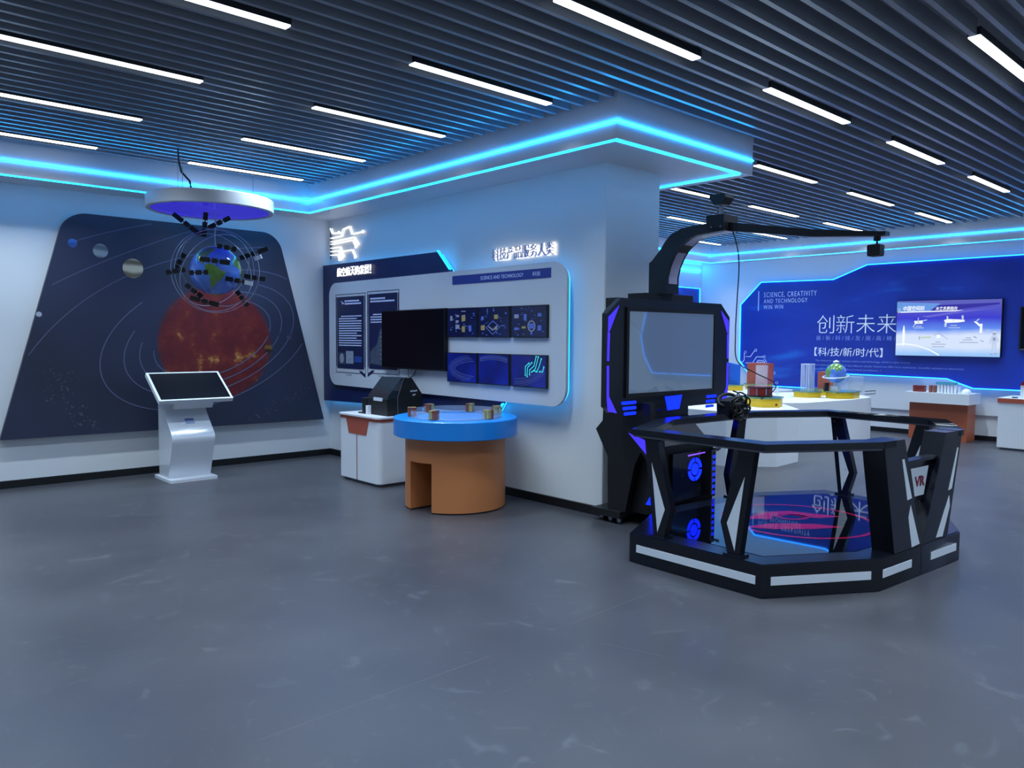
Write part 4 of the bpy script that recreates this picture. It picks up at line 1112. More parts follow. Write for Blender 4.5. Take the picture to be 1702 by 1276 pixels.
# head with display
YH = 3.815
hd = rounded([(4.50, 0.94), (6.02, 0.94), (6.105, 1.05), (6.105, 1.70), (5.965, 1.815), (4.60, 1.815), (4.435, 1.69), (4.435, 0.99)], 0)
b = MB()
b.prism(xz(YH, hd), (0, 0.045, 0)); b.bevel(0.006, 1, 20); h = b.build('head_frame', M['black'], vm)
hb = [(4.66, 0.955), (6.02, 0.955), (6.06, 1.06), (6.06, 1.69), (5.95, 1.80), (4.70, 1.80), (4.61, 1.70), (4.61, 0.99)]
b = MB(); b.prism(xz(YH + 0.045, hb), (0, 0.145, 0)); b.build('head_shell', M['blackmatte'], vm)
b = MB(); b.prism(xz(4.0, [(4.80, 1.02), (5.9, 1.02), (5.9, 1.79), (4.80, 1.79)]), (0, 0.14, 0)); b.build('head_back', M['blackmatte'], vm)
scr = [(4.672, 1.730), (5.862, 1.734), (5.862, 1.062), (4.672, 1.064)]
b = MB()
b.ribbon(xz(YH - 0.001, scr), True, (0, -1, 0), (0.03, 0.016)); b.build('display_bezel', M['blackmatte'], vm)
MB().prism(xz(YH - 0.002, scr), (0, -0.002, 0)).build('display', M['screen_grey'], vm)
b = MB()
for sx in (1, -1):
    X = (lambda q: q) if sx == 1 else (lambda q: 10.54 - q)
    b.prism(xz(YH - 0.0005, [(X(4.452), 1.665), (X(4.575), 1.755), (X(4.472), 1.565), (X(4.452), 1.55)]), (0, -0.004, 0))
    b.prism(xz(YH - 0.0005, [(X(4.448), 1.55), (X(4.472), 1.55), (X(4.466), 1.335), (X(4.444), 1.335)]), (0, -0.004, 0))
    b.prism(xz(YH - 0.0005, [(X(4.444), 1.30), (X(4.466), 1.30), (X(4.470), 1.07), (X(4.447), 1.05)]), (0, -0.004, 0))
    b.prism(xz(YH - 0.0005, [(X(4.447), 1.05), (X(4.470), 1.07), (X(4.565), 0.935), (X(4.46), 0.955)]), (0, -0.004, 0))
b.build('edge_light', M['violet'], vm)
for k in range(3):
    for x0, x1 in ((4.62 + 0.015 * k, 4.80), (5.765 - 0.006 * k, 5.92 - 0.02 * k)):
        z = 1.008 - 0.042 * k
        b = MB(); b.prism(xz(YH - 0.0005, rounded([(x0, z - 0.012), (x1, z - 0.012), (x1, z + 0.012), (x0, z + 0.012)], 0.0115, 5)), (0, -0.003, 0)); b.build('slot_light', M['blueglow'], vm)
b = MB(); b.prism(xz(YH - 0.0005, [(5.17, 1.035), (5.405, 1.040), (5.37, 0.925), (5.21, 0.920)]), (0, -0.003, 0)); b.build('emblem_light', M['blueglow'], vm)
b = MB(); b.box(4.93, 3.83, 1.815, 5.56, 4.02, 1.868); b.bevel(0.004, 1); b.build('arm_base', M['blackmatte'], vm)
b = MB(); b.box(4.66, 3.90, 1.77, 5.3, 4.02, 1.822); b.build('top_box', M['blackmatte'], vm)
# overhead arm: outline in the y-z plane
AX0, AX1 = 5.115, 5.275
outer = [(3.955, 1.868), (3.955, 2.12), (3.93, 2.135), (3.85, 2.215), (3.80, 2.28), (3.75, 2.33), (3.65, 2.368), (3.55, 2.380), (3.40, 2.386), (3.25, 2.386)]
inner = [(3.25, 2.318), (3.44, 2.308), (3.52, 2.30), (3.59, 2.275), (3.66, 2.225), (3.71, 2.165), (3.75, 2.09), (3.775, 2.0), (3.775, 1.868)]
MB().prism([(AX0, y, z) for y, z in outer + inner], (AX1 - AX0, 0, 0)).build('arm', M['black'], vm)
for i0, i1 in ((0, 3.6), (4.6, 7.6)):
    pts = []; b = MB()
    k = i0
    while k <= i1 + 1e-6:
        i = int(k); f = k - i; p = Vector(inner[i]).lerp(Vector(inner[min(i + 1, 8)]), f); pts.append(p); k += 0.4
    for p, q in zip(pts[:-1], pts[1:]):
        n = Vector((0, -(q - p).y, (q - p).x)).normalized() * -0.003
        if n.y > 0: n = -n
        b.prism([(AX0 + 0.025, p.x, p.y), (AX1 - 0.025, p.x, p.y), (AX1 - 0.025, q.x, q.y), (AX0 + 0.025, q.x, q.y)], n)
    b.build('arm_inlay', M['palelilac'], vm)
MB().prism([(5.155, y, z) for y, z in ((3.27, 2.385), (2.571, 2.262), (2.14, 2.208), (2.10, 2.206), (2.10, 2.180), (2.14, 2.178), (2.60, 2.215), (3.27, 2.32))], (0.07, 0, 0)).build('boom', M['black'], vm)
b = MB(); b.box(5.10, 3.255, 2.335, 5.29, 3.41, 2.44); b.bevel(0.012, 2); b.build('clamp', M['blackmatte'], vm)
b = MB()
for y, z in ((3.36, 2.35), (3.28, 2.348)): b.obox((5.097, y, z), (0.004, 0, 0), (0, 0.006, 0), (0, 0, 0.006))
b.build('bolts', M['steel'], vm)
MB().tube([(5.195, 3.34, 2.44), (5.195, 3.34, 2.52)], 0.014, 8).sphere((5.195, 3.34, 2.525), 0.022, 12, 8).tube([(5.195, 3.375, 2.44), (5.195, 3.372, 2.50)], 0.008, 6).build('ball_mount', M['steel'], vm)
b = MB(); b.prism([(5.135, y, z) for y, z in ((3.305, 2.525), (3.365, 2.52), (3.41, 2.575), (3.405, 2.60), (3.275, 2.598), (3.27, 2.57))], (0.12, 0, 0)); b.bevel(0.008, 2); b.build('tracking_sensor', M['blackmatte'], vm)
MB().tube([(5.19, 2.165, 2.185), (5.19, 2.165, 2.15)], 0.022, 8).tube([(5.19, 2.165, 2.15), (5.19, 2.165, 2.12)], 0.007, 6).build('ball_mount', M['blackmatte'], vm)
b = MB(); b.prism([(5.15, y, z) for y, z in rounded([(2.213, 2.125), (2.128, 2.128), (2.130, 2.052), (2.210, 2.050)], 0.01, 3)], (0.07, 0, 0)); b.bevel(0.004, 1, 40); b.build('tracking_sensor', M['blackmatte'], vm)
# headset with its loops of cable, hung at the corner of the rail
hs = thing('vr_headset', 'black virtual-reality headset bundled with cable, hanging on the platform rail', 'headset', (5.66, 3.47, 0.902))
hc = Vector((5.58, 3.47, 0.962))
b = MB(); b.obox(hc, (0.10, 0, 0.01), (0, 0.055, 0), (-0.005, 0, 0.055)); b.bevel(0.03, 3); b.build('visor', M['blackmatte'], hs)
b = MB(); b.tube([hc + Vector((0.115 * math.cos(t), 0.02 + 0.05 * math.sin(t), 0.045 + 0.045 * math.sin(t * 1.0 + 0.6))) for t in [k * 0.2618 for k in range(24)]], 0.014, 8, True); b.build('head_strap', M['blackmatte'], hs)
b = MB(); rr = random.Random(5)
for k in range(16):
    ph = rr.random() * 6; rx = 0.045 + 0.055 * rr.random(); rz = 0.03 + 0.05 * rr.random(); cx = rr.uniform(-0.05, 0.05); cz = rr.uniform(-0.06, 0.04)
    b.tube([hc + Vector((cx + rx * math.cos(t), -0.095 + 0.02 * math.sin(2 * t + ph), cz + rz * math.sin(t))) for t in [q * 0.2618 for q in range(24)]], 0.007, 6, True)
b.tube([hc + Vector(p) for p in ((0.05, 0, 0.12), (0.13, 0, 0.10), (0.20, -0.01, 0.02), (0.17, -0.02, -0.06), (0.21, -0.02, -0.01), (0.245, 0.0, 0.08), (0.23, 0, 0.0), (0.18, 0, 0.02))], 0.006, 6)
b.build('cable_bundle', M['cable'], hs)


def smooth_path(P, n=8):
    P = [Vector(p) for p in P]; out = []
    for i in range(len(P) - 1):
        p0 = P[max(i - 1, 0)]; p1 = P[i]; p2 = P[i + 1]; p3 = P[min(i + 2, len(P) - 1)]
        for k in range(n):
            t = k / n; out.append(0.5 * ((2 * p1) + (p2 - p0) * t + (2 * p0 - 5 * p1 + 4 * p2 - p3) * t * t + (3 * p1 - p0 - 3 * p2 + p3) * t ** 3))
    out.append(P[-1]); return out


MB().tube(smooth_path([(5.2, 3.245, 2.33), (5.2, 3.20, 2.2), (5.2, 3.18, 2.05), (5.25, 3.22, 1.80), (5.45, 3.35, 1.55), (5.60, 3.42, 1.33), (5.78, 3.36, 1.23), (5.97, 3.30, 1.15), (6.04, 3.33, 1.08), (5.98, 3.42, 1.0)]), 0.0045, 6).build('tether_cable', M['cable'], hs)

# ------------------------------------------------------------------ far right wall: lit blue board, slide screen
XBW = 13.115
bw = thing('blue_wall_board', 'big cyan-edged blue wall board with Chinese science slogan on the far wall', 'wall board', (XBW, 5, 0.6))
bp = [(7.957, 2.165), (7.548, 2.566), (6.184, 2.548), (5.612, 2.765), (-2.3, 2.765), (-2.55, 2.14), (-2.69, 1.55), (-2.59, 1.14), (-2.38, 0.80), (3.96, 0.79), (4.335, 0.922), (5.95, 0.935), (6.25, 0.66), (7.50, 0.66), (7.66, 0.75), (7.957, 1.115)]
MB().prism(yz(XBW, bp), (0.045, 0, 0)).build('board', M['bluewall'], bw)
MB().ribbon(yz(XBW - 0.004, bp), True, (-1, 0, 0), (0.015, 0.016)).build('contour_light', M['led_wall'], bw)
XT = XBW - 0.0005


def wtext(txt, y0, z0, w, h, m, bold=0.0, **k): return text_part('lettering', txt, m, bw, (XT - 0.0005, y0, z0), UNY, UZ, width=w, height=h, depth=0.002, bold=bold, **k)


wtext('SCIENCE, CREATIVITY', 7.487, 2.272, 1.01, 0.105, M['inkdim'], spacing=1.25)
wtext('AND TECHNOLOGY', 7.487, 2.178, 0.845, 0.075, M['inkdim'], spacing=1.25)
wtext('WIN WIN', 7.487, 2.070, 0.385, 0.075, M['inkdim'], spacing=1.25)
MB().box(XT - 0.002, 7.585, 2.04, XT, 7.602, 2.405).build('text_rule', M['inkpale'], bw)
for i, ch in enumerate('创新未来'): wtext(ch, 6.452 - 0.344 * i, 1.628, 0.305, 0.312, M['inkwhite'], bold=-0.012)
wtext('最 / 新 / 科 / 技 / 发 / 展 / 高 / 峰 /', 6.462, 1.505, 1.34, 0.082, M['inkfaint'])
wtext('【科/技/新/时/代】', 6.485, 1.232, 1.165, 0.150, M['inkwhite'])
wtext('The century is used to connect science and technology, which is called science', 6.468, 1.128, 1.585, 0.042, M['inkfaint'])
wtext('and technology for short. In fact, they are closely related and differ from verification. Scientific solutions to theoretical', 6.466, 1.052, 2.365, 0.042, M['inkfaint'])
wtext('problems, science of theoretical problems. ?', 6.466, 0.985, 1.13, 0.042, M['inkfaint'])
b = MB()


def rp(x, y):
    """printed circuit lines, coordinates in a 200-wide sketch grid whose origin sits at the lower left of the board"""
    return (7.95 - x * 0.0098, 0.70 + y * 0.0098)


def node(p, r=0.022): b.ribbon(yz(XT, [(p[0] + r * math.cos(k * 0.785), p[1] + r * math.sin(k * 0.785)) for k in range(8)]), True, (-1, 0, 0), (0.008, 0.001))


for Ls in ([(2, 36), (9, 43), (9, 58)], [(12, 50), (22, 50), (31, 62)], [(12, 38), (27, 38), (35, 50), (49, 50)], [(18, 28), (30, 28), (38, 43), (50, 43)], [(27, 28), (40, 40), (52, 40)], [(34, 16), (48, 16), (55, 20), (70, 20)], [(44, -3), (62, -3), (70, 2), (76, 2)]):
    q = [rp(*p) for p in Ls]; b.ribbon(yz(XT, q), False, (-1, 0, 0), (0.013, 0.001)); node((q[-1][0] - 0.02, q[-1][1] + 0.004))
b.build('printed_circuit', M['inkpale'], bw)

sl = thing('slide_screen', 'lit space-station slide screen with Chinese title on the blue wall board', 'screen', (13.05, 4.34, 1.26))
sq = [(5.095, 2.147), (3.597, 2.138), (3.597, 1.267), (5.095, 1.264)]
b = MB(); b.prism(yz(13.045, sq), (0.07, 0, 0)); b.build('casing', M['blackmatte'], sl)
MB().prism(yz(13.0445, [(5.088, 2.14), (3.604, 2.131), (3.604, 1.274), (5.088, 1.271)]), (-0.002, 0, 0)).build('display', M['slide'], sl)
XD = 13.042
W_, H_ = 1.484, 0.865


def S_(u, v): return (5.088 - W_ * u, 2.14 - H_ * v)


def shp(b, pts, mi=0, dx=0.0): b.prism(yz(XD - dx, [S_(*p) for p in pts]), (-0.001, 0, 0), mi)


b = MB(); shp(b, [(0.34, 0.19), (0.40, 0.09), (0.98, 0.07), (0.98, 0.10), (0.62, 0.17), (0.60, 0.2)]); shp(b, [(0.25, 0.29), (0.60, 0.20), (0.96, 0.16), (0.66, 0.225), (0.32, 0.31)], 1)
shp(b, [(0.0, 0.02), (0.02, 0.02), (0.44, 0.06), (0.33, 0.195), (0.02, 0.195), (0.0, 0.195)], 2)
b.build('slide_bands', [M['titledark'], M['bandviolet'], M['bandsky']], sl)
text_part('slide_title', '中国空间站', M['printwhite'], sl, (XD - 0.002, *S_(0.065, 0.185)), UNY, UZ, width=0.325, height=0.080, depth=0.001, bold=0.02, shear=0.15)
text_part('slide_title', '未来发展趋向', M['printwhite'], sl, (XD - 0.002, *S_(0.39, 0.185)), UNY, UZ, width=0.31, height=0.058, depth=0.001, bold=0.015, shear=0.15)
b = MB()
shp(b, [(0.04, 0.195), (0.66, 0.185), (0.58, 0.205), (0.04, 0.215)], 0, 0.001)
shp(b, [(0.005, 0.14), (0.035, 0.12), (0.045, 0.2), (0.015, 0.22)], 2)
shp(b, [(0.18, 0.37), (0.265, 0.36), (0.27, 0.42), (0.19, 0.425)], 0); shp(b, [(0.21, 0.37), (0.235, 0.36), (0.24, 0.42), (0.215, 0.42)], 2); shp(b, [(0.22, 0.31), (0.227, 0.31), (0.225, 0.36), (0.218, 0.36)], 3); shp(b, [(0.26, 0.36), (0.31, 0.345), (0.31, 0.36), (0.27, 0.375)], 3); shp(b, [(0.165, 0.48), (0.19, 0.42), (0.2, 0.425), (0.178, 0.48)], 3)
shp(b, [(0.475, 0.36), (0.51, 0.34), (0.62, 0.35), (0.67, 0.36), (0.67, 0.39), (0.60, 0.405), (0.49, 0.41)], 0); shp(b, [(0.50, 0.29), (0.515, 0.29), (0.515, 0.34), (0.50, 0.34)], 3); shp(b, [(0.64, 0.28), (0.658, 0.28), (0.662, 0.35), (0.645, 0.35)], 3); shp(b, [(0.48, 0.41), (0.505, 0.41), (0.50, 0.48), (0.482, 0.48)], 3); shp(b, [(0.555, 0.345), (0.575, 0.345), (0.575, 0.405), (0.555, 0.405)], 2)
shp(b, [(0.755, 0.39), (0.775, 0.385), (0.83, 0.46), (0.81, 0.48)], 0); shp(b, [(0.815, 0.43), (0.835, 0.43), (0.835, 0.60), (0.81, 0.60)], 0); shp(b, [(0.79, 0.35), (0.81, 0.34), (0.79, 0.38), (0.775, 0.385)], 3); shp(b, [(0.80, 0.60), (0.85, 0.57), (0.855, 0.585), (0.81, 0.62)], 3); shp(b, [(0.87, 0.55), (0.91, 0.53), (0.91, 0.54), (0.875, 0.56)], 3)
shp(b, [(0.075, 0.45), (0.082, 0.45), (0.092, 0.56), (0.09, 0.82), (0.066, 0.82), (0.066, 0.56)], 0)
shp(b, [(0.24, 0.66), (0.355, 0.65), (0.355, 0.68), (0.24, 0.69)], 2); shp(b, [(0.235, 0.65), (0.243, 0.65), (0.243, 0.71), (0.235, 0.71)], 1)
b.ribbon(yz(XD, [S_(*p) for p in ((0.38, 0.63), (0.43, 0.60), (0.47, 0.64), (0.52, 0.70))]), False, (-1, 0, 0), (0.006, 0.001), 1)
shp(b, [(0.41, 0.62), (0.445, 0.62), (0.445, 0.68), (0.41, 0.68)], 0); shp(b, [(0.76, 0.64), (0.79, 0.67), (0.785, 0.68), (0.757, 0.655)], 1); shp(b, [(0.82, 0.71), (0.855, 0.735), (0.85, 0.745), (0.818, 0.72)], 1)
for (u0, u1, v) in ((0.20, 0.26, 0.46), (0.18, 0.28, 0.49), (0.54, 0.60, 0.45), (0.52, 0.63, 0.49)): shp(b, [(u0, v), (u1, v), (u1, v + 0.012), (u0, v + 0.012)], 3)
for (u0, u1, v) in ((0.40, 0.45, 0.745), (0.36, 0.50, 0.785), (0.37, 0.49, 0.83), (0.69, 0.735, 0.67), (0.66, 0.75, 0.705), (0.63, 0.80, 0.75)): shp(b, [(u0, v), (u1, v), (u1, v + 0.011), (u0, v + 0.011)], 1)
b.ribbon(yz(XD, [S_(*p) for p in ((0.005, 0.80), (0.1, 0.79), (0.22, 0.82), (0.34, 0.89), (0.44, 0.985))]), False, (-1, 0, 0), (0.02, 0.001), 0)
b.build('slide_drawings', [M['printwhite'], M['printgrey'], M['printgreen'], M['printpale']], sl)
b = MB()   # space-suited figure drawn on the slide
b.prism(yz(XD - 0.001, [(S_(0.945, 0.60)[0] + 0.033 * math.cos(k * 0.5236), S_(0.945, 0.60)[1] + 0.038 * math.sin(k * 0.5236)) for k in range(12)]), (-0.001, 0, 0), 0)
shp(b, [(0.925, 0.635), (0.965, 0.635), (0.975, 0.70), (0.965, 0.78), (0.925, 0.78), (0.92, 0.70)], 0, 0.001); shp(b, [(0.926, 0.78), (0.944, 0.78), (0.938, 0.945), (0.922, 0.945)], 0, 0.001); shp(b, [(0.948, 0.78), (0.966, 0.78), (0.968, 0.935), (0.953, 0.935)], 0, 0.001)
shp(b, [(0.918, 0.65), (0.926, 0.65), (0.915, 0.76), (0.905, 0.80), (0.903, 0.75)], 0, 0.001); shp(b, [(0.968, 0.65), (0.985, 0.70), (0.988, 0.74), (0.97, 0.745)], 0, 0.001)
shp(b, [(0.93, 0.59), (0.96, 0.59), (0.96, 0.615), (0.93, 0.615)], 1, 0.002); shp(b, [(0.934, 0.67), (0.957, 0.67), (0.957, 0.72), (0.934, 0.72)], 1, 0.002); shp(b, [(0.914, 0.945), (0.938, 0.945), (0.938, 0.96), (0.914, 0.96)], 1, 0.002); shp(b, [(0.95, 0.935), (0.974, 0.935), (0.974, 0.95), (0.95, 0.95)], 1, 0.002)
b.build('slide_figure', [M['printpale'], M['printgrey']], sl)
t = thing('dark_display', 'dark framed wall display cut by the right edge of the picture', 'display', (13.08, 2.7, 1.38))
b = MB(); b.prism(yz(13.06, [(3.372, 2.015), (2.25, 2.01), (2.25, 1.38), (3.372, 1.375)]), (0.055, 0, 0)); b.build('casing', M['blackmatte'], t)
MB().prism(yz(13.0595, [(3.355, 2.0), (2.265, 1.995), (2.265, 1.405), (3.355, 1.405)]), (-0.002, 0, 0)).build('screen', M['screen_off'], t)
MB().box(13.056, 2.26, 1.385, 13.0595, 3.36, 1.40).build('trim', M['steel'], t)
# small blue board in the far corner
t = thing('blue_corner_board', 'cyan-edged blue board on the far back wall behind the machine arm', 'wall board', (11.5, 8.84, 1.2))
MB().box(10.2, 8.83, 1.2, 13.03, 8.875, 2.50).build('board', M['bluewall'], t)
MB().ribbon(xz(8.826, [(10.2, 2.50), (13.03, 2.50), (13.03, 1.20)]), False, (0, -1, 0), (0.015, 0.016)).build('contour_light', M['led_wall'], t)

# ------------------------------------------------------------------ far exhibits
ZT = 0.65


def hexa(cx, cy, r, a0=0, n=6, sy=1.0): return [(cx + r * math.cos(a0 + 2 * math.pi * k / n), cy + sy * r * math.sin(a0 + 2 * math.pi * k / n)) for k in range(n)]


for lab, pts in (('white polygonal exhibit plinth nearest the black platform rail', [(8.03, 5.03), (8.46, 4.614), (9.052, 4.647), (9.72, 5.25), (9.72, 6.15), (9.05, 6.5), (8.3, 6.35), (8.03, 6.0)]),
                 ('white polygonal exhibit plinth in the middle carrying the small globe', [(9.76, 5.30), (10.075, 5.076), (11.208, 4.926), (11.896, 4.967), (12.35, 5.4), (12.35, 6.15), (11.5, 6.48), (10.2, 6.48), (9.76, 6.15)]),
                 ('white exhibit plinth at the back below the wavy blue board', [(10.75, 6.55), (12.6, 6.55), (12.75, 6.9), (12.75, 7.8), (11.2, 7.8), (10.75, 7.3)])):
    p = thing('exhibit_plinth', lab, 'plinth', (pts[0][0], pts[0][1], 0), 'white exhibit plinths')
    b = MB(); b.prism(xy(0.0, pts), (0, 0, ZT)); b.bevel(0.006, 1); b.build('body', M['white'], p)


def ybase(label, cx, cy, r, h, a0, n=6, sx=1.0):
    t = thing('exhibit_stand', label, 'exhibit stand', (cx, cy, ZT), 'yellow exhibit bases')
    P = [(cx + sx * r * math.cos(a0 + 2 * math.pi * k / n), cy + r * math.sin(a0 + 2 * math.pi * k / n)) for k in range(n)]
    Q = [(cx + sx * (r + 0.02) * math.cos(a0 + 2 * math.pi * k / n), cy + (r + 0.02) * math.sin(a0 + 2 * math.pi * k / n)) for k in range(n)]
    b = MB(); b.prism(xy(ZT, P), (0, 0, h - 0.018)); b.bevel(0.006, 1); b.build('yellow_body', M['yellow'], t)
    MB().prism(xy(ZT + h - 0.018, Q), (0, 0, 0.018)).build('glass_top', M['greenglass'], t)
    return t, ZT + h


A, za_ = ybase('yellow base with the dark red drum, nearest of the yellow exhibits', 9.12, 5.16, 0.235, 0.125, 0.35)
MB().tube([(8.99, 4.925, 0.69), (8.985, 4.918, 0.69)], 0.016, 8).build('push_button', M['red'], A)
d = thing('drum', 'dark red drum on the nearest yellow base, under a clear cylinder', 'drum', (9.10, 5.22, za_))
b = MB(); b.lathe([(0, za_), (0.155, za_), (0.155, za_ + 0.02), (0.148, za_ + 0.022), (0.148, za_ + 0.108), (0.155, za_ + 0.11), (0.155, za_ + 0.128), (0, za_ + 0.128)], (9.10, 5.22, 0), 36); b.build('shell', M['red'], d)
b = MB()
for k in range(8): b.obox((9.10 + 0.15 * math.cos(k * 0.785 + 0.3), 5.22 + 0.15 * math.sin(k * 0.785 + 0.3), za_ + 0.065), (0.006, 0, 0), (0, 0.006, 0), (0, 0, 0.045))
b.build('tension_rods', M['steel'], d)
b = MB()
for z in (za_ + 0.004, za_ + 0.112): b.lathe([(0.155, z), (0.16, z), (0.16, z + 0.016), (0.155, z + 0.016)], (9.10, 5.22, 0), 36, close=True)
b.build('drum_hoops', M['black'], d)
zz_ = za_ + 0.128
b = MB(); b.lathe([(0.070, zz_), (0.077, zz_), (0.077, zz_ + 0.275), (0.070, zz_ + 0.275)], (9.12, 5.21, 0), 36, close=True)
tag(b.build('clear_cylinder', M['acryl']), 'clear acrylic cylinder standing on the dark red drum', 'cylinder')
B_, zb_ = ybase('yellow base carrying the tall clear tube box', 11.17, 5.62, 0.22, 0.095, 0.5)
t = thing('clear_tube_box', 'tall clear tube box on a yellow base in front of the slogan', 'exhibit', (11.17, 5.62, zb_))
b = MB()
for (dx, dy) in ((-0.085, -0.06), (0.085, -0.06), (0.085, 0.06), (-0.085, 0.06)): b.tube([(11.17 + dx, 5.62 + dy, zb_), (11.17 + dx, 5.62 + dy, zb_ + 0.40)], 0.005, 6)
for k in range(3):
    for dy in (-0.06, 0.06): b.tube([(11.12 + 0.05 * k, 5.62 + dy, zb_), (11.12 + 0.025 * k, 5.62 + dy, zb_ + 0.39)], 0.0028, 6)
b.ribbon([(11.085, 5.56, zb_ + 0.395), (11.255, 5.56, zb_ + 0.395), (11.255, 5.68, zb_ + 0.395), (11.085, 5.68, zb_ + 0.395)], True, (0, 0, 1), (0.012, 0.01))
b.build('tube_frame', M['inlay'], t)
b = MB(); b.box(11.086, 5.561, zb_ + 0.001, 11.254, 5.679, zb_ + 0.394); b.build('clear_walls', M['acryl'], t)
C_, zc_ = ybase('wide yellow base carrying the small globe and the clear tank', 11.42, 5.19, 0.21, 0.105, 0.22, 6, 1.55)
b = MB(); b.tube([(11.70, 4.98, 0.70), (11.86, 4.90, 0.71), (11.86, 4.90, 0.755), (11.70, 4.98, 0.745)], 0.006, 6); b.build('side_handle', M['black'], C_)
g = thing('small_globe', 'small blue earth globe on a bracket stand on the wide yellow base', 'globe', (11.28, 5.24, zc_))
gc = Vector((11.28, 5.24, zc_ + 0.265))
earth(gc, 0.15, 75, -155, 72, 44).build('sphere', [M['globe_ocean'], M['globe_land']], g)
b = MB(); b.lathe([(0, 0.0), (0.035, 0.0), (0.045, 0.025), (0.02, 0.04), (0, 0.05)], (gc.x, gc.y, gc.z + 0.145), 20); b.build('top_cap', M['inlay'], g)
b = MB(); b.tube([gc + Vector((0.21 * math.cos(t), 0.17 * math.sin(t), -0.05 + 0.02 * math.cos(t))) for t in [k * 0.2094 for k in range(30)]], 0.009, 6, True); b.build('ring', M['inlay'], g)
b = MB(); b.box(gc.x - 0.05, gc.y - 0.06, zc_, gc.x + 0.05, gc.y + 0.06, zc_ + 0.075); b.tube([(gc.x, gc.y, zc_ + 0.07), (gc.x, gc.y, gc.z - 0.14)], 0.03, 10); b.build('stand', M['inlay'], g)
MB().obox((gc.x - 0.08, gc.y + 0.10, zc_ + 0.06), (0.02, -0.02, 0), (0.02, 0.02, 0), (0.01, 0, 0.06)).build('bracket', M['black'], g)
tk = thing('clear_tank', 'clear tank with thin white rods on the wide yellow base beside the globe', 'tank', (11.55, 5.06, zc_))
b = MB(); b.box(11.47, 4.98, zc_, 11.63, 5.14, zc_ + 0.21); b.build('walls', M['acryl'], tk)
b = MB()
for k in range(5): b.tube([(11.49 + 0.03 * k, 4.978, zc_), (11.49 + 0.03 * k, 4.978, zc_ + 0.10)], 0.0035, 6)
b.ribbon(xy(zc_ + 0.206, [(11.468, 4.978), (11.632, 4.978), (11.632, 5.142), (11.468, 5.142)]), True, (0, 0, 1), (0.008, 0.008)); b.build('rods', M['inlay'], tk)
D_, zd_ = ybase('yellow base behind the globe carrying a terracotta block', 11.86, 5.72, 0.23, 0.10, 0.1, 6, 1.3)
b = MB(); b.box(11.80, 5.55, zd_, 11.96, 5.77, zd_ + 0.26); b.bevel(0.004, 1); tag(b.build('block', M['redbrown']), 'terracotta block standing behind the clear tank', 'block')
E_, ze_ = ybase('yellow base at the back left carrying the wavy blue board', 11.62, 7.22, 0.24, 0.10, 0.5)
wv = thing('wavy_board', 'blue board with a wavy edge and red studs on a yellow base', 'board', (11.6, 7.2, ze_))
wp_ = [(7.04, ze_ + 0.02), (7.02, ze_ + 0.33), (7.24, ze_ + 0.37)] + [(7.27 + 0.035 * math.sin(k * 0.63), ze_ + 0.37 - 0.035 * k) for k in range(1, 11)] + [(7.32, ze_)]
b = MB(); b.prism(yz(11.55, [(7.02, ze_)] + wp_[1:]), (0.05, 0, 0)); b.build('panel', M['bluewave'], wv)
b = MB()
for k in range(6): b.obox((11.547, 7.20, ze_ + 0.07 + 0.045 * k), (0.004, 0, 0), (0, 0.007, 0), (0, 0, 0.010))
b.build('studs', M['red'], wv)
t = thing('rod_stand', 'thin dark stand of short rods left of the wavy blue board', 'stand', (11.52, 7.36, ze_))
b = MB(); b.tube([(11.52, 7.355, ze_), (11.52, 7.355, ze_ + 0.33)], 0.006, 6)
for k in range(7): b.obox((11.52, 7.355, ze_ + 0.05 + 0.045 * k), (0.008, 0, 0), (0, 0.018, 0), (0, 0, 0.010))
b.build('rods', M['brown'], t)
F_, zf_ = ybase('low yellow base half hidden behind the headset cables', 9.46, 5.72, 0.2, 0.08, 0.2)
G_, zg_ = ybase('yellow base at the back carrying the tall terracotta block', 12.20, 7.02, 0.23, 0.10, 0.9)
b = MB(); b.box(12.06, 6.82, zg_, 12.33, 7.17, zg_ + 0.355); b.bevel(0.004, 1); tag(b.build('block', M['redbrown']), 'tall terracotta block on a yellow base behind the dark red drum', 'block')
b = MB(); b.lathe([(0, ZT), (0.03, ZT), (0.03, ZT + 0.02), (0.012, ZT + 0.03), (0.018, ZT + 0.10), (0.006, ZT + 0.16), (0, ZT + 0.165)], (10.72, 5.86, 0), 16); tag(b.build('figurine', M['inlay']), 'tiny pale figurine between the drum and the clear tube box', 'figurine')
# orange table by the wall
ot = thing('orange_table', 'orange exhibit table with a thick white tray top by the far wall', 'table', (12.9, 4.3, 0))
b = MB(); b.box(12.70, 3.895, 0, 13.05, 4.715, 0.565); b.bevel(0.004, 1); b.build('base', M['rust'], ot)
b = MB(); b.box(12.58, 3.845, 0.565, 13.09, 4.745, 0.725); b.bevel(0.006, 2); b.build('tray_top', M['white'], ot)
ZO = 0.725
b = MB()
for k in range(5):
    for q in range(2): b.box(12.66, 4.66 - 0.034 * k - 0.03, ZO + 0.05 * q, 12.74, 4.66 - 0.034 * k, ZO + 0.046 + 0.05 * q)
tag(b.build('brick_model', M['darkred']), 'model stack of dark red bricks on the orange table', 'model')
for k, lab in enumerate(('dark red upright block on the orange table, next to the brick stack', 'dark red upright block on the orange table, next to the little colonnade')):
    b = MB(); b.box(12.66, 4.43 - 0.06 * k - 0.036, ZO, 12.72, 4.43 - 0.06 * k, ZO + 0.105); b.bevel(0.003, 1); tag(b.build('upright_block', M['brown']), lab, 'block', 'dark red uprights')
t = thing('colonnade_model', 'model colonnade with a pale blue beam on the orange table', 'model', (12.7, 4.2, ZO))
b = MB(); b.box(12.67, 4.055, ZO + 0.125, 12.73, 4.335, ZO + 0.165); b.build('beam', M['skyblue'], t)
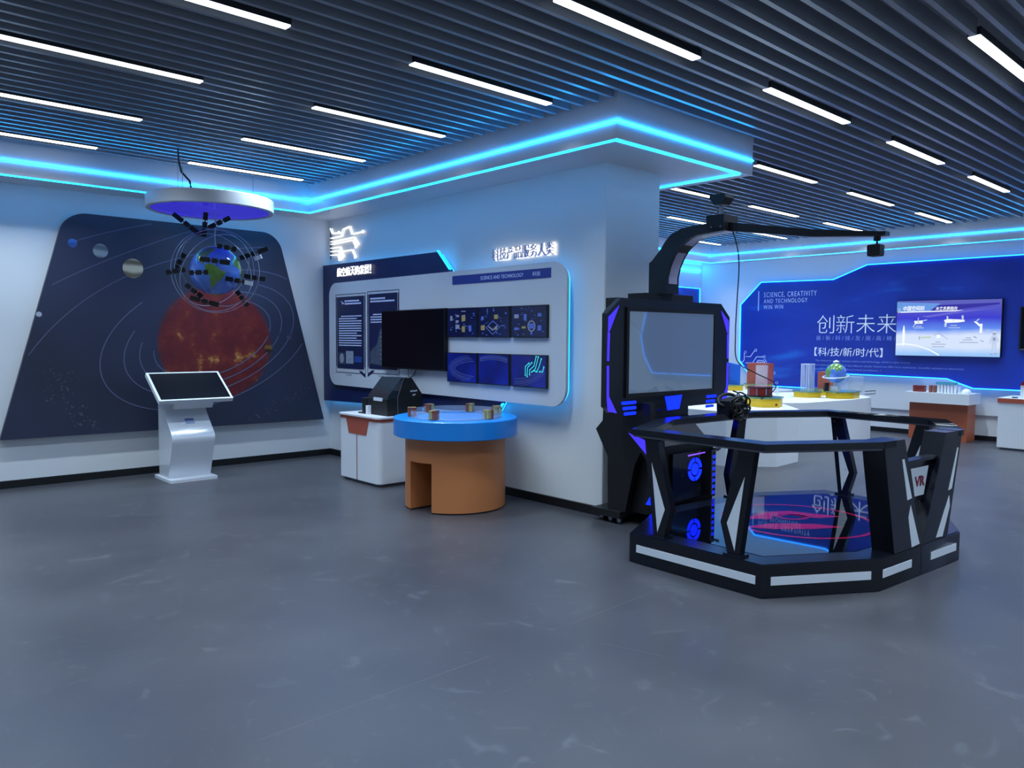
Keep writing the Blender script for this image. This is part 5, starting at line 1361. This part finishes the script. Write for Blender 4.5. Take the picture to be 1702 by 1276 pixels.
for k in range(6):
    b = MB(); b.box(12.675, 4.30 - 0.046 * k - 0.016, ZO, 12.725, 4.30 - 0.046 * k + 0.016, ZO + 0.125); b.build('column', M['white'], t)
b = MB(); b.lathe([(0, 0.075), (0.03, 0.07), (0.055, 0.05), (0.065, 0.03), (0.065, 0), (0, 0)], (12.72, 3.93, ZO), 20); tag(b.build('dome_model', M['white']), 'small white dome model at the right end of the orange table', 'model')
for k in range(2):
    b = MB(); b.box(12.67, 4.025 - 0.04 * k - 0.02, ZO, 12.72, 4.025 - 0.04 * k, ZO + 0.10 - 0.055 * k); tag(b.build('small_block', M['inlay' if k else 'white']), ['slim pale block between colonnade and dome on the orange table', 'low pale block just left of the white dome'][k], 'block')
# cabinet at the picture's right edge
c2 = thing('white_counter', 'white counter with terracotta edge at the right edge of the picture', 'counter', (12.6, 2.9, 0))
MB().box(12.33, 2.2, 0, 13.0, 3.36, 0.03).build('plinth', M['railgrey'], c2)
b = MB(); b.box(12.30, 2.15, 0.03, 13.03, 3.39, 0.655); b.bevel(0.012, 2); b.build('body', M['white'], c2)
b = MB(); b.box(12.29, 2.14, 0.655, 13.04, 3.40, 0.715); b.bevel(0.004, 1); b.build('trim_band', M['redbrown'], c2)
MB().box(12.292, 2.142, 0.715, 13.038, 3.398, 0.722).build('worktop', M['white'], c2)
t = thing('display_box', 'white box with a dark red lid on the right-edge counter', 'box', (12.6, 3.05, 0.722))
b = MB(); b.box(12.45, 2.88, 0.722, 12.72, 3.17, 0.90); b.bevel(0.003, 1); b.build('case', M['white'], t)
b = MB(); b.prism([(12.44, y, z) for y, z in ((3.18, 0.90), (2.87, 0.90), (2.87, 0.965), (3.13, 0.965))], (0.29, 0, 0)); b.build('lid', M['red'], t)
MB().lathe([(0, 0.965), (0.03, 0.965), (0.03, 1.0), (0.012, 1.01), (0, 1.012)], (12.55, 3.09, 0), 14).build('knob', M['black'], t)
b = MB(); b.box(12.38, 3.19, 0.722, 12.44, 3.25, 0.737); tag(b.build('small_adapter', M['black']), 'small black adapter lying beside the red-lidded box', 'adapter')
